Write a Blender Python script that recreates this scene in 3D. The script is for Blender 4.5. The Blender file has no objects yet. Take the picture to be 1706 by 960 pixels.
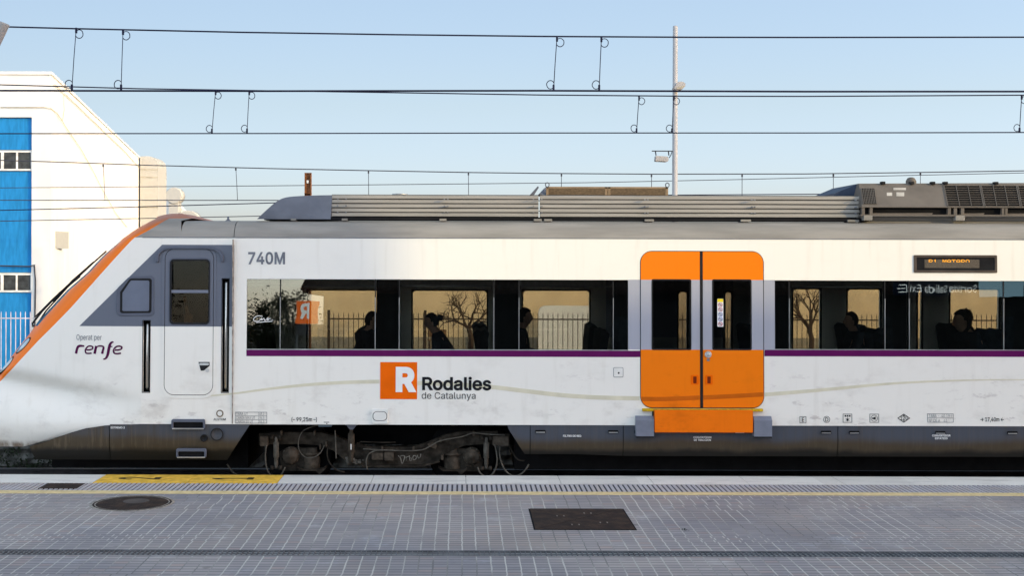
import bpy, bmesh, math, random
from mathutils import Vector, Matrix, Quaternion
from mathutils.geometry import delaunay_2d_cdt
R = math.radians
random.seed(7)
sc = bpy.context.scene
COL = sc.collection

# ------------------------------------------------------------------ camera
F, CX, CY = 2100.0, 771.0, 430.0       # focal length, vanishing point of the photograph (px of 1706x960)
D, H = 18.75, 3.2065                   # train side distance, eye height above the platform
cam = bpy.data.cameras.new('camera'); camo = bpy.data.objects.new('camera', cam); COL.objects.link(camo)
cam.sensor_width = 36; cam.lens = F/1706*36
cam.shift_x = (853-CX)/1706; cam.shift_y = (CY-480)/1706
cam.clip_start = .1; cam.clip_end = 6000
camo.location = (0, 0, H); camo.rotation_euler = (math.pi/2, R(-0.15), 0)
sc.camera = camo

# ------------------------------------------------------------------ sky and sun
SA, SE = R(58), R(13)                  # sun: degrees to the right of straight behind, elevation
SUN = Vector((math.sin(SA)*math.cos(SE), -math.cos(SA)*math.cos(SE), math.sin(SE)))
w = bpy.data.worlds.new('World'); sc.world = w; w.use_nodes = True
nt = w.node_tree
sky = nt.nodes.new('ShaderNodeTexSky'); sky.sky_type = 'NISHITA'; sky.sun_disc = False
sky.sun_elevation = SE; sky.sun_rotation = math.pi - SA
sky.air_density = 1; sky.dust_density = .6; sky.ozone_density = 2
tc = nt.nodes.new('ShaderNodeTexCoord'); sx = nt.nodes.new('ShaderNodeSeparateXYZ')
nt.links.new(tc.outputs['Generated'], sx.inputs[0])
rp = nt.nodes.new('ShaderNodeValToRGB'); nt.links.new(sx.outputs['Z'], rp.inputs[0])
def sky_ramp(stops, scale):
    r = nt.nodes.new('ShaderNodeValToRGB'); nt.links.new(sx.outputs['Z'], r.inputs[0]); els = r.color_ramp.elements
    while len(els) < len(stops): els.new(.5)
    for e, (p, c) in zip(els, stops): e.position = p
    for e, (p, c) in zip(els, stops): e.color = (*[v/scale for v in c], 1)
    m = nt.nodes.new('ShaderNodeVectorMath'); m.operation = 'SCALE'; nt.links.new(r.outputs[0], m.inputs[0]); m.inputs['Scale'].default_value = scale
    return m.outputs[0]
# clear and even ahead, sky behind the camera boosted to light the shaded side
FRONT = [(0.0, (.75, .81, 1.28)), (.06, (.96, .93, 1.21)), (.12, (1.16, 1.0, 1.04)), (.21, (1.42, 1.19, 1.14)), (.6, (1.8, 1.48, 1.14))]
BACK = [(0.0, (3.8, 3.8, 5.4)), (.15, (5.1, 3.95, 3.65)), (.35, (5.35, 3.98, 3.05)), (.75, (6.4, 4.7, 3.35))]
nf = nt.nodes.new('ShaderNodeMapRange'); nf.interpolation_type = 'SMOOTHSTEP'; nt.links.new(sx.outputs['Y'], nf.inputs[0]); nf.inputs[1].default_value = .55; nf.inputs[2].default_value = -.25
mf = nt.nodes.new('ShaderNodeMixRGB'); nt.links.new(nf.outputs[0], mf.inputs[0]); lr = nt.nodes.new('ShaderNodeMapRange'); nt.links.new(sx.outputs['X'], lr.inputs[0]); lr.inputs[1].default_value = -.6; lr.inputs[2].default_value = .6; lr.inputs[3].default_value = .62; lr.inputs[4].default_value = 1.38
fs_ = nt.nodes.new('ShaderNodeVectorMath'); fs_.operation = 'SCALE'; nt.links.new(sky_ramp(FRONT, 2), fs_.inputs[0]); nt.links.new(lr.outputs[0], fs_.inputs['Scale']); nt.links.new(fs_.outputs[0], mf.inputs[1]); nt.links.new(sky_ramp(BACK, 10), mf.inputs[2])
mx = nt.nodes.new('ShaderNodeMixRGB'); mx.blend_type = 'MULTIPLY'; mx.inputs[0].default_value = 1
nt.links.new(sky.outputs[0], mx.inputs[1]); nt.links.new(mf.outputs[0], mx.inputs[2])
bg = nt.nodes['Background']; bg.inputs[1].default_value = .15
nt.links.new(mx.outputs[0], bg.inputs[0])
sun = bpy.data.lights.new('sun', 'SUN'); suno = bpy.data.objects.new('sun', sun); COL.objects.link(suno)
sun.energy = 2.4; sun.angle = R(.55); sun.color = (1, .80, .40)
suno.rotation_mode = 'QUATERNION'; suno.rotation_quaternion = SUN.to_track_quat('Z', 'Y'); suno.location = (60, -40, 40)
vs = sc.view_settings; vs.view_transform = 'Standard'; vs.look = 'None'; vs.gamma = 1; vs.use_curve_mapping = False
vs.exposure = .32

# ------------------------------------------------------------------ materials
class NT:
    def __init__(s, name):
        s.m = bpy.data.materials.new(name); s.m.use_nodes = True
        s.t = s.m.node_tree; s.b = s.t.nodes['Principled BSDF']; s.out = s.t.nodes['Material Output']
        s.pos = s.n('ShaderNodeNewGeometry').outputs['Position']
        x = s.n('ShaderNodeSeparateXYZ'); s.l(s.pos, x.inputs[0]); s.x, s.y, s.z = x.outputs
    def n(s, k): return s.t.nodes.new(k)
    def l(s, a, b): s.t.links.new(a, b)
    def put(s, v, sock):
        if isinstance(v, bpy.types.NodeSocket): s.l(v, sock)
        else: sock.default_value = (*v, 1) if isinstance(v, tuple) and len(v) == 3 and sock.type == 'RGBA' else v
    def math(s, op, a, b=0.0, c=None):
        n = s.n('ShaderNodeMath'); n.operation = op; s.put(a, n.inputs[0]); s.put(b, n.inputs[1])
        if c is not None: s.put(c, n.inputs[2])
        return n.outputs[0]
    def mix(s, f, a, b, mode='MIX'):
        n = s.n('ShaderNodeMixRGB'); n.blend_type = mode
        s.put(f, n.inputs[0]); s.put(a, n.inputs[1]); s.put(b, n.inputs[2]); return n.outputs[0]
    def noise(s, scale, detail=4, vec=None, stretch=None, rough=.55):
        n = s.n('ShaderNodeTexNoise'); n.inputs['Scale'].default_value = scale; n.inputs['Detail'].default_value = detail
        n.inputs['Roughness'].default_value = rough
        v = vec or s.pos
        if stretch:
            m = s.n('ShaderNodeVectorMath'); m.operation = 'MULTIPLY'; s.l(v, m.inputs[0]); m.inputs[1].default_value = stretch; v = m.outputs[0]
        s.l(v, n.inputs['Vector']); return n.outputs['Fac']
    def ramp(s, v, lo, hi):
        n = s.n('ShaderNodeMapRange'); n.interpolation_type = 'SMOOTHSTEP'
        s.put(v, n.inputs[0]); n.inputs[1].default_value = lo; n.inputs[2].default_value = hi; return n.outputs[0]
    def bump(s, h, strength=.3, dist=.01):
        n = s.n('ShaderNodeBump'); n.inputs['Strength'].default_value = strength; n.inputs['Distance'].default_value = dist
        s.put(h, n.inputs['Height']); s.l(n.outputs[0], s.b.inputs['Normal']); return n.outputs[0]
    def set(s, col=None, rough=None, metal=None, coat=None, spec=None):
        if col is not None: s.put(col, s.b.inputs['Base Color'])
        if rough is not None: s.put(rough, s.b.inputs['Roughness'])
        if metal is not None: s.put(metal, s.b.inputs['Metallic'])
        if coat is not None: s.b.inputs['Coat Weight'].default_value = coat; s.b.inputs['Coat Roughness'].default_value = .12
        if spec is not None: s.b.inputs['Specular IOR Level'].default_value = spec
        return s.m

def mat(name, col, rough=.55, metal=0, var=.18, scale=4, bump=0, bscale=60, stretch=None, coat=None, spec=.06):
    t = NT(name); f = t.noise(scale, 5, stretch=stretch)
    lo = tuple(c*(1-var) for c in col); hi = tuple(min(1, c*(1+var)) for c in col)
    c = t.mix(t.ramp(f, .3, .7), lo, hi)
    if bump: t.bump(t.noise(bscale, 3), bump, .01)
    return t.set(c, rough, metal, coat, spec)

def tx(px): return (px-CX)/112.0
def tz(py): return H + (CY-py)/112.0
def Ys(z): return D + (z-1.84)*.0262            # the side leans in a little towards the roof
def P(px, py, Y): return Vector(((px-CX)*Y/F, Y, H + (CY-py)*Y/F))

def paint(name, base, kind):
    """Train livery: base colour, painted bands and grime."""
    t = NT(name); c = base
    def box(x0, x1, z0, z1):
        a = t.math('MULTIPLY', t.math('GREATER_THAN', t.x, x0), t.math('LESS_THAN', t.x, x1))
        b = t.math('MULTIPLY', t.math('GREATER_THAN', t.z, z0), t.math('LESS_THAN', t.z, z1))
        return t.math('MULTIPLY', a, b)
    if kind == 'body':
        rect = box(-50, tx(389.5), tz(545.5), tz(409))
        edge = t.math('GREATER_THAN', t.math('SUBTRACT', t.x, t.math('MULTIPLY', t.math('SUBTRACT', t.z, tz(409)), 1.011)), tx(269))
        c = t.mix(t.math('MULTIPLY', rect, edge), c, (.118, .132, .175))
        c = t.mix(box(tx(1047), tx(1292), tz(582), tz(465.5)), c, (.35, .36, .425))
    if kind == 'door':
        c = t.mix(box(tx(1040), tx(1300), tz(582), tz(465.5)), c, (.35, .36, .425))
    # grime: streaks running down and smudges low on the side
    st = t.ramp(t.noise(1, 6, stretch=(9, 9, .8)), .52, .85)
    low = t.ramp(t.z, 2.0, .7)
    sm = t.math('MULTIPLY', t.ramp(t.noise(1.7, 6, stretch=(1, 1, 1.6), rough=.62), .50, .78), t.math('ADD', t.math('MULTIPLY', low, .75), .10))
    sc_ = t.math('MULTIPLY', t.ramp(t.noise(5, 4, stretch=(.6, 1, 1.5), rough=.72), .57, .70), t.math('MULTIPLY', t.math('MULTIPLY', low, .5), t.ramp(t.noise(.7, 2), .42, .62)))
    c = t.mix(t.math('MULTIPLY', st, .16), c, (.50, .44, .36), 'MULTIPLY')
    c = t.mix(t.math('MULTIPLY', sm, .62), c, (.52, .48, .46), 'MULTIPLY')
    c = t.mix(sc_, c, (.38, .32, .34), 'MULTIPLY')
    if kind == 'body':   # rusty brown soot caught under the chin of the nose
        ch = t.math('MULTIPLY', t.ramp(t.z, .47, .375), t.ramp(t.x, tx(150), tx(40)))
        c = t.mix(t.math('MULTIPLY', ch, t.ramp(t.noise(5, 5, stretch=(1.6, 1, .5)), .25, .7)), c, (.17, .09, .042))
    if name == 'orange_livery':          # brown road film along the crown of the nose
        c = t.mix(t.math('MULTIPLY', t.ramp(t.math('ADD', t.z, t.math('MULTIPLY', t.noise(3, 4), .25)), 3.62, 3.95), .75), c, (.22, .085, .035))
    t.bump(t.noise(.9, 2, stretch=(1, 1, 1.3)), .05, .05)
    return t.set(c, .38, 0, .04, .2)

def glass_mat(name, tint, ior, wave, rough=0.0):
    t = NT(name)
    tr = t.n('ShaderNodeBsdfTransparent'); tr.inputs[0].default_value = (*tint, 1)
    gl = t.n('ShaderNodeBsdfGlossy'); gl.inputs['Roughness'].default_value = rough; gl.inputs[0].default_value = (.93, 1, .97, 1)
    fr = t.n('ShaderNodeFresnel'); fr.inputs['IOR'].default_value = ior
    b = t.n('ShaderNodeBump'); b.inputs['Strength'].default_value = wave; b.inputs['Distance'].default_value = .02
    t.l(t.noise(1.6, 2, stretch=(1.5, 1, .7)), b.inputs['Height']); t.l(b.outputs[0], gl.inputs['Normal'])
    m = t.n('ShaderNodeMixShader'); t.l(fr.outputs[0], m.inputs[0]); t.l(tr.outputs[0], m.inputs[1]); t.l(gl.outputs[0], m.inputs[2])
    t.l(m.outputs[0], t.out.inputs['Surface']); return t.m

WHITE = (.80, .775, .73)
M = dict(
    body=paint('white_livery', WHITE, 'body'), orange=paint('orange_livery', (.86, .172, .002), 'plain'), door=paint('orange_door_paint', (.87, .192, .002), 'door'),
    roofgrey=mat('roof_grey_paint', (.255, .24, .222), .5, var=.16, scale=2, stretch=(.35, 1, 3)),
    fairing=mat('fairing_grey', (.125, .135, .165), .45, var=.1),
    slat=mat('slat_metal', (.29, .265, .235), .45, .1, var=.12, scale=3, stretch=(.3, 1, 8)),
    dark=mat('dark_gap', (.012, .012, .014), .8), rubber=mat('black_rubber', (.02, .02, .022), .6),
    black=mat('black_underframe', (.010, .010, .011), .9),
    purple=mat('purple_vinyl', (.105, .008, .085), .4, var=.06), ink=mat('black_vinyl', (.015, .015, .018), .5),
    greyink=mat('grey_vinyl', (.16, .17, .20), .5), purpleink=mat('plum_vinyl', (.075, .006, .05), .4), whiteink=mat('white_vinyl', (.80, .80, .80), .5, var=.03),
    fadeink=mat('faded_vinyl', (.19, .19, .20), .6, var=.3, scale=30), orangeink=mat('orange_vinyl', (.80, .125, .002), .4, var=.06),
    beige=mat('beige_vinyl', (.64, .60, .47), .5, var=.08), doorbeige=mat('ochre_vinyl', (.52, .11, .008), .4, var=.1),
    steel=mat('brushed_steel', (.55, .53, .50), .3, 1, var=.1, stretch=(1, 1, 8)), alu=mat('dull_aluminium', (.5, .5, .5), .4, .7),
    greypart=mat('grey_step_paint', (.17, .185, .235), .45, var=.1), yellow=mat('yellow_edge_paint', (.55, .36, .02), .6, var=.3, scale=20),
    cabgrey=mat('cab_grey', (.10, .112, .15), .4, var=.06), cabgrey2=mat('cab_window_blank', (.135, .155, .21), .35, var=.06),
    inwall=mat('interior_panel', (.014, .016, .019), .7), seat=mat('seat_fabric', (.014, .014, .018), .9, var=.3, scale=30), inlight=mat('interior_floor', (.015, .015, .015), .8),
    glass=glass_mat('tinted_window_glass', (.745, .745, .72), 1.85, .03), clear=glass_mat('clear_window_glass', (.88, .88, .85), 1.5, .05),
    cabglass=glass_mat('cab_window_glass', (.62, .58, .52), 1.2, .06), doorglass=glass_mat('door_window_glass', (.50, .50, .50), 1.65, .12),
    shield=mat('windscreen_glass', (.012, .013, .015), .06, var=.1, spec=.8), lens=mat('lamp_lens', (.50, .56, .60), .08, var=.1, coat=1),
    wire=mat('oxidised_copper_wire', (.018, .020, .045), .6), wirethin=mat('grey_wire', (.05, .055, .075), .6),
    galv=mat('galvanised_steel', (.40, .385, .39), .5, .2, var=.03, scale=2), rusty=mat('rusty_steel', (.20, .085, .04), .8, var=.4, scale=14),
    bogie=mat('bogie_grime', (.034, .029, .024), .85, var=.5, scale=9, bump=.3), bogie2=mat('bogie_brown', (.066, .054, .043), .8, var=.35, scale=12),
    bogie3=mat('damper_grey', (.10, .092, .08), .6, var=.3, scale=10), brownbox=mat('brown_mesh', (.12, .08, .045), .75, var=.25, scale=25), hvac=mat('hvac_grey', (.14, .122, .107), .55, var=.12, scale=3),
    concrete=mat('pale_concrete', (.34, .33, .32), .85, var=.12, scale=6, bump=.2),
    render_white=mat('white_render', (.79, .78, .755), .85, var=.05, scale=1.2, stretch=(1, 1, .3)),
    blue=mat('blue_cladding', (.02, .215, .52), .5, var=.14, scale=3, stretch=(3, 3, .5)), tan=mat('tan_render', (.70, .54, .33), .9, var=.10, scale=1.5),
    duct=mat('beige_duct', (.40, .405, .39), .6, var=.03), winframe=mat('white_window_frame', (.75, .75, .75), .5), winglass=mat('dark_window_glass', (.05, .055, .06), .1, var=.4),
    fence=mat('dark_fence_paint', (.05, .035, .025), .6), fencepale=mat('pale_fence_paint', (.50, .50, .58), .5),
    bark=mat('bark', (.07, .045, .03), .9, var=.3, scale=12), wood=mat('bench_wood', (.20, .11, .05), .7, var=.3, scale=12),
    skin=mat('skin', (.30, .18, .125), .6), hair=mat('dark_hair', (.02, .014, .010), .6), jacket=mat('dark_jacket', (.025, .026, .032), .9), trousers=mat('dark_trousers', (.02, .022, .03), .9),
    ballast=mat('ballast', (.040, .036, .032), .95, var=.6, scale=22, bump=1, bscale=24), rail=mat('rail_steel', (.075, .07, .075), .4, .5), sleeper=mat('sleeper_concrete', (.07, .066, .06), .9),
    stone=mat('dark_stone', (.12, .115, .105), .95, var=.6, scale=5, stretch=(1.3, 1, .5), bump=.8, bscale=9),
    leaf=mat('dark_leaves', (.045, .062, .022), .6, var=.5, scale=2), weed=mat('weed_leaves', (.022, .030, .016), .7, var=.5, scale=5),
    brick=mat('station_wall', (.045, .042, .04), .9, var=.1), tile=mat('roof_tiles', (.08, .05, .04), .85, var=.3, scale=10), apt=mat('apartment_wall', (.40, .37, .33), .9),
    signblue=mat('navy_sign', (.02, .03, .06), .4), signpale=mat('pale_blue_sign', (.50, .66, .78), .4), signorange=mat('orange_sign', (.85, .20, .01), .4),
    iron=None, coping=None, tactile=None, yellowtile=mat('yellow_slab_paint', (.70, .42, .065), .8, var=.2, scale=8, bump=.1), yline=mat('yellow_line_paint', (.64, .50, .27), .8, var=.12, scale=9),
    painted=mat('worn_black_paint', (.06, .045, .02), .8, var=.5, scale=25), grating=mat('galvanised_grating', (.15, .15, .16), .6, .1, var=.25),
    skirt=None, dirtwhite=mat('white_hatch', (.74, .73, .70), .4, var=.06),
)
def led():
    t = NT('amber_led'); e = t.n('ShaderNodeEmission'); e.inputs[0].default_value = (1, .42, .04, 1); e.inputs[1].default_value = 1.1
    t.l(e.outputs[0], t.out.inputs['Surface']); return t.m
M['led'] = led()
def glow(name, col, e):
    t = NT(name); n = t.n('ShaderNodeEmission'); n.inputs[0].default_value = (*col, 1); n.inputs[1].default_value = e; t.l(n.outputs[0], t.out.inputs['Surface']); return t.m
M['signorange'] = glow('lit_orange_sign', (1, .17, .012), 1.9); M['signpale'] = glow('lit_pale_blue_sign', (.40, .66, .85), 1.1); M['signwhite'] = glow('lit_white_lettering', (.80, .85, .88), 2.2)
def skirt():
    t = NT('skirt_paint'); base = (.060, .068, .088)
    low = t.math('ADD', t.math('ADD', t.ramp(t.z, .62, .36), t.math('MULTIPLY', t.ramp(t.x, tx(380), tx(200)), .35)), t.math('MULTIPLY', t.math('SUBTRACT', t.noise(1.1, 5, stretch=(.8, 1, .4)), .5), 1.5))
    left = t.ramp(t.x, tx(380), tx(60))
    c = t.mix(t.ramp(low, -.05, .85), base, (.060, .046, .030))
    st = t.math('MULTIPLY', t.ramp(t.noise(1, 5, stretch=(14, 14, .7)), .45, .75), t.math('ADD', t.math('MULTIPLY', left, .75), .2))
    c = t.mix(st, c, (.050, .034, .018))
    st2 = t.math('MULTIPLY', t.ramp(t.noise(1.3, 5, stretch=(18, 18, .45), rough=.65), .50, .68), t.math('ADD', t.math('MULTIPLY', left, .45), .12))
    c = t.mix(st2, c, (.135, .105, .072))
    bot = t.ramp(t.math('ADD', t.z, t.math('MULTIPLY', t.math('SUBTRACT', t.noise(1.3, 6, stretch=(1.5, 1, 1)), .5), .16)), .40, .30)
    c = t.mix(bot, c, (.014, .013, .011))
    return t.set(c, .5, 0, spec=.2)
M['skirt'] = skirt()

def pavers():
    t = NT('grey_pavers'); PX, PY = .152, .107
    wob = t.n('ShaderNodeTexNoise'); wob.inputs['Scale'].default_value = 2.2; wob.inputs['Detail'].default_value = 3; t.l(t.pos, wob.inputs['Vector'])
    wx = t.math('ADD', t.x, t.math('MULTIPLY', t.math('SUBTRACT', wob.outputs['Fac'], .5), .010))
    wy = t.math('ADD', t.y, t.math('MULTIPLY', t.math('SUBTRACT', t.noise(1.7, 3), .5), .008))
    v = t.math('DIVIDE', wy, PY); row = t.math('FLOOR', v)
    wn = t.n('ShaderNodeTexWhiteNoise'); wn.noise_dimensions = '1D'; t.l(row, wn.inputs['W'])
    # nearly stacked columns of blocks, shifted by half a block in some rows towards the ends
    far = t.ramp(t.math('ABSOLUTE', t.math('SUBTRACT', t.x, -.2)), 2.2, 4.5)
    half = t.math('MULTIPLY', t.math('MULTIPLY', t.math('GREATER_THAN', wn.outputs['Value'], .72), far), .5)
    u = t.math('ADD', t.math('ADD', t.math('DIVIDE', wx, PX), half), t.math('MULTIPLY', t.math('SUBTRACT', wn.outputs['Value'], .5), .05))
    col = t.math('FLOOR', u); fu = t.math('FRACT', u); fv = t.math('FRACT', v)
    cv = t.n('ShaderNodeCombineXYZ'); t.l(col, cv.inputs[0]); t.l(row, cv.inputs[1])
    cn = t.n('ShaderNodeTexWhiteNoise'); cn.noise_dimensions = '2D'; t.l(cv.outputs[0], cn.inputs['Vector'])
    du = t.math('MULTIPLY', t.math('MINIMUM', fu, t.math('SUBTRACT', 1, fu)), PX)
    dv = t.math('MULTIPLY', t.math('MINIMUM', fv, t.math('SUBTRACT', 1, fv)), PY)
    wid = t.math('ADD', .0030, t.math('MULTIPLY', t.noise(2.4, 3), .007))
    ju = t.math('SUBTRACT', 1, t.ramp(t.math('SUBTRACT', du, wid), -.002, .003))
    jv = t.math('SUBTRACT', 1, t.ramp(dv, .004, .015))
    c = t.mix(cn.outputs['Value'], (.235, .224, .235), (.295, .28, .285))
    c = t.mix(t.math('MULTIPLY', t.math('GREATER_THAN', cn.outputs['Value'], .93), .5), c, (.29, .22, .205))
    c = t.mix(t.ramp(t.noise(.55, 4), .45, .72), c, (.275, .245, .23))
    c = t.mix(t.math('MULTIPLY', t.ramp(t.noise(1.3, 6, rough=.7), .55, .72), .6), c, (.42, .435, .47))
    c = t.mix(t.math('MULTIPLY', t.ramp(t.noise(40, 4), .3, .8), .3), c, (.22, .215, .225))
    c = t.mix(1.0, c, t.mix(t.ramp(t.noise(.42, 5, rough=.6), .32, .68), (.92, .905, .94), (1.36, 1.265, 1.18)), 'MULTIPLY')
    c = t.mix(t.math('MULTIPLY', t.ramp(t.noise(3.2, 2), .70, .76), .5), c, (.11, .10, .10))
    c = t.mix(t.math('MULTIPLY', jv, .85), c, (.085, .085, .10))
    pale = t.math('MULTIPLY', t.ramp(t.noise(1.1, 4, stretch=(1, .4, 1)), .34, .58), .80)
    c = t.mix(t.math('MULTIPLY', ju, .95), c, t.mix(pale, (.14, .135, .135), (.60, .565, .52)))
    h = t.math('SUBTRACT', t.math('MULTIPLY', t.noise(60, 3), .25), t.math('MAXIMUM', t.math('MULTIPLY', ju, .6), jv))
    t.bump(h, .5, .004)
    return t.set(c, .8)
M['pavers'] = pavers()
def tactile():
    t = NT('grooved_tactile_slabs')
    wn = t.n('ShaderNodeTexWhiteNoise'); wn.noise_dimensions = '1D'; t.l(t.math('FLOOR', t.math('DIVIDE', t.x, .4)), wn.inputs['W'])
    c = t.mix(wn.outputs['Value'], (.36, .345, .375), (.43, .41, .44)); c = t.mix(t.ramp(t.noise(3, 5), .4, .7), c, (.40, .355, .34))
    return t.set(c, .85)
M['tactile'] = tactile()
def coping():
    t = NT('edge_slabs')
    wn = t.n('ShaderNodeTexWhiteNoise'); wn.noise_dimensions = '1D'; t.l(t.math('FLOOR', t.math('DIVIDE', t.math('ADD', t.x, .07), 1.3)), wn.inputs['W'])
    c = t.mix(wn.outputs['Value'], (.62, .59, .55), (.72, .69, .645)); c = t.mix(t.ramp(t.noise(2.5, 6, stretch=(.6, 2, 1)), .48, .75), c, (.50, .47, .45))
    c = t.mix(t.math('MULTIPLY', t.ramp(t.noise(30, 3), .5, .8), .3), c, (.3, .3, .3)); t.bump(t.noise(50, 3), .3, .004)
    return t.set(c, .8)
M['coping'] = coping()
def iron():
    t = NT('rusty_cast_iron'); v = t.n('ShaderNodeTexChecker'); v.inputs['Scale'].default_value = 30; t.l(t.pos, v.inputs['Vector'])
    f = t.noise(6, 5); c = t.mix(t.ramp(f, .35, .7), (.030, .022, .020), (.075, .046, .034))
    c = t.mix(t.math('MULTIPLY', v.outputs['Fac'], .75), c, (.012, .009, .009)); t.bump(v.outputs['Fac'], .6, .006)
    return t.set(c, .75, 0, spec=.12)
M['iron'] = iron()

# ------------------------------------------------------------------ mesh helpers
class MB:
    def __init__(s): s.bm = bmesh.new()
    def box(s, a, b, bev=0, mi=0):
        a, b = Vector(a), Vector(b); lo = Vector(map(min, a, b)); hi = Vector(map(max, a, b))
        r = bmesh.ops.create_cube(s.bm, size=1); vs_ = r['verts']
        for v in vs_: v.co = Vector(((v.co[i]+.5)*(hi[i]-lo[i])+lo[i] for i in range(3)))
        fs = {f for v in vs_ for f in v.link_faces}
        for f in fs: f.material_index = mi
        if bev:
            bmesh.ops.bevel(s.bm, geom=list({e for v in vs_ for e in v.link_edges}), offset=bev, segments=2, affect='EDGES', clamp_overlap=True)
        return s
    def tube(s, pts, r, seg=6, cap=True, mi=0):
        pts = [Vector(p) for p in pts]; rings = []; n = len(pts)
        rs = r if isinstance(r, (list, tuple)) else [r]*n
        up = None
        for i, p in enumerate(pts):
            t = (pts[min(i+1, n-1)]-pts[max(i-1, 0)]).normalized()
            if up is None: up = t.orthogonal().normalized()
            up = (up - t*up.dot(t)).normalized() if (up - t*up.dot(t)).length > 1e-6 else t.orthogonal().normalized()
            b = t.cross(up)
            rings.append([s.bm.verts.new(p + (up*math.cos(2*math.pi*k/seg)+b*math.sin(2*math.pi*k/seg))*rs[i]) for k in range(seg)])
        for a, b in zip(rings, rings[1:]):
            for k in range(seg):
                f = s.bm.faces.new((a[k], a[(k+1) % seg], b[(k+1) % seg], b[k])); f.smooth = seg > 5; f.material_index = mi
        if cap and n > 1:
            for rg in (rings[0][::-1], rings[-1]):
                f = s.bm.faces.new(rg); f.material_index = mi
        return s
    def cyl(s, a, b, r, seg=20, r2=None, bev=0): return s.tube([a, b], [r, r2 if r2 is not None else r], seg)
    def lathe(s, base, axis, prof, seg=24):
        """prof: (distance along axis, radius)."""
        axis = Vector(axis).normalized(); base = Vector(base)
        return s.tube_rings([(base+axis*h, r) for h, r in prof], axis, seg)
    def tube_rings(s, pr, axis, seg):
        u = axis.orthogonal().normalized(); v = axis.cross(u); prev = None
        for p, r in pr:
            ring = [s.bm.verts.new(p+(u*math.cos(2*math.pi*k/seg)+v*math.sin(2*math.pi*k/seg))*max(r, 1e-4)) for k in range(seg)]
            if prev:
                for k in range(seg):
                    f = s.bm.faces.new((prev[k], prev[(k+1) % seg], ring[(k+1) % seg], ring[k])); f.smooth = True
            else: s.bm.faces.new(ring[::-1])
            prev = ring
        s.bm.faces.new(prev); return s
    def prism(s, poly, d, mi=0):
        """closed 3D polygon swept by vector d."""
        d = Vector(d); a = [s.bm.verts.new(Vector(p)) for p in poly]; b = [s.bm.verts.new(Vector(p)+d) for p in poly]; n = len(a)
        fs = [s.bm.faces.new(a[::-1]), s.bm.faces.new(b)] + [s.bm.faces.new((a[i], a[(i+1) % n], b[(i+1) % n], b[i])) for i in range(n)]
        for f in fs: f.material_index = mi
        return s
    def quad(s, *p, mi=0):
        f = s.bm.faces.new([s.bm.verts.new(Vector(q)) for q in p]); f.material_index = mi; return s
    def grid(s, rows, smooth=True, mi=0):
        vr = [[s.bm.verts.new(Vector(p)) for p in r] for r in rows]
        for a, b in zip(vr, vr[1:]):
            for i in range(len(a)-1):
                f = s.bm.faces.new((a[i], a[i+1], b[i+1], b[i])); f.smooth = smooth; f.material_index = mi(f) if callable(mi) else mi
        return s
    def build(s, name, m, parent=None, normals=True):
        if normals: bmesh.ops.recalc_face_normals(s.bm, faces=s.bm.faces)
        me = bpy.data.meshes.new(name); s.bm.to_mesh(me); s.bm.free()
        return link(name, me, m, parent)

def build_each(mb, name, m, parent=None):
    """every loose piece of the mesh becomes an object of its own"""
    bm = mb.bm; bmesh.ops.recalc_face_normals(bm, faces=bm.faces); bm.verts.ensure_lookup_table(); seen = set()
    for v0 in list(bm.verts):
        if v0 in seen: continue
        isl = [v0]; seen.add(v0)
        for v in isl:
            for e in v.link_edges:
                u = e.other_vert(v)
                if u not in seen: seen.add(u); isl.append(u)
        ix = {v: i for i, v in enumerate(isl)}; fs = {f for v in isl for f in v.link_faces}
        me = bpy.data.meshes.new(name); me.from_pydata([v.co for v in isl], [], [[ix[v] for v in f.verts] for f in fs])
        me.polygons.foreach_set('use_smooth', [f.smooth for f in fs]); o = link(name, me, m, parent)
    bm.free(); return o
def link(name, me, m, parent=None):
    for k in (m if isinstance(m, list) else [m]): me.materials.append(k)
    o = bpy.data.objects.new(name, me); COL.objects.link(o)
    if parent is not None:
        o.parent = parent; o.matrix_parent_inverse = Matrix.Translation(-parent.location)
    return o
def tag(o, label=None, cat=None, group=None, kind=None):
    for k, v in (('label', label), ('category', cat), ('group', group), ('kind', kind)):
        if v: o[k] = v
    return o
def thing(name, label, cat, loc=(0, 0, 0), group=None):
    o = bpy.data.objects.new(name, None); COL.objects.link(o); o.location = loc; o.empty_display_size = .2
    return tag(o, label, cat, group)
def struct(o): o['kind'] = 'structure'; return o

def curve_mesh(outlines, thick, bevel=0):
    cu = bpy.data.curves.new('tmp', 'CURVE'); cu.dimensions = '2D'; cu.fill_mode = 'BOTH'; cu.extrude = max(thick/2-bevel, 0); cu.bevel_depth = bevel; cu.bevel_resolution = 1; cu.offset = -bevel
    for o in outlines:
        sp = cu.splines.new('POLY'); sp.points.add(len(o)-1); sp.use_cyclic_u = True
        for p, q in zip(sp.points, o): p.co = (q[0], q[1], 0, 1)
    return conv(cu)
def conv(cu):
    ob = bpy.data.objects.new('tmp', cu); COL.objects.link(ob)
    dg = bpy.context.evaluated_depsgraph_get(); me = bpy.data.meshes.new_from_object(ob.evaluated_get(dg))
    bpy.data.objects.remove(ob); bpy.data.curves.remove(cu); return me
def rr(x0, y0, x1, y1, r, n=6):
    if x0 > x1: x0, x1 = x1, x0
    if y0 > y1: y0, y1 = y1, y0
    out = []
    for cx, cy, a in ((x1-r, y1-r, 0), (x0+r, y1-r, 90), (x0+r, y0+r, 180), (x1-r, y0+r, 270)):
        for k in range(n+1): out.append((cx+r*math.cos(R(a+90*k/n)), cy+r*math.sin(R(a+90*k/n))))
    return out
def inset(x0, y0, x1, y1, d): return (x0+d, y0+d, x1-d, y1-d)
def to_side(me, proud, thick):
    for v in me.vertices:
        x, z, d = v.co; v.co = (x, Ys(z) - proud + thick/2 - d, z)
    return me
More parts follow.
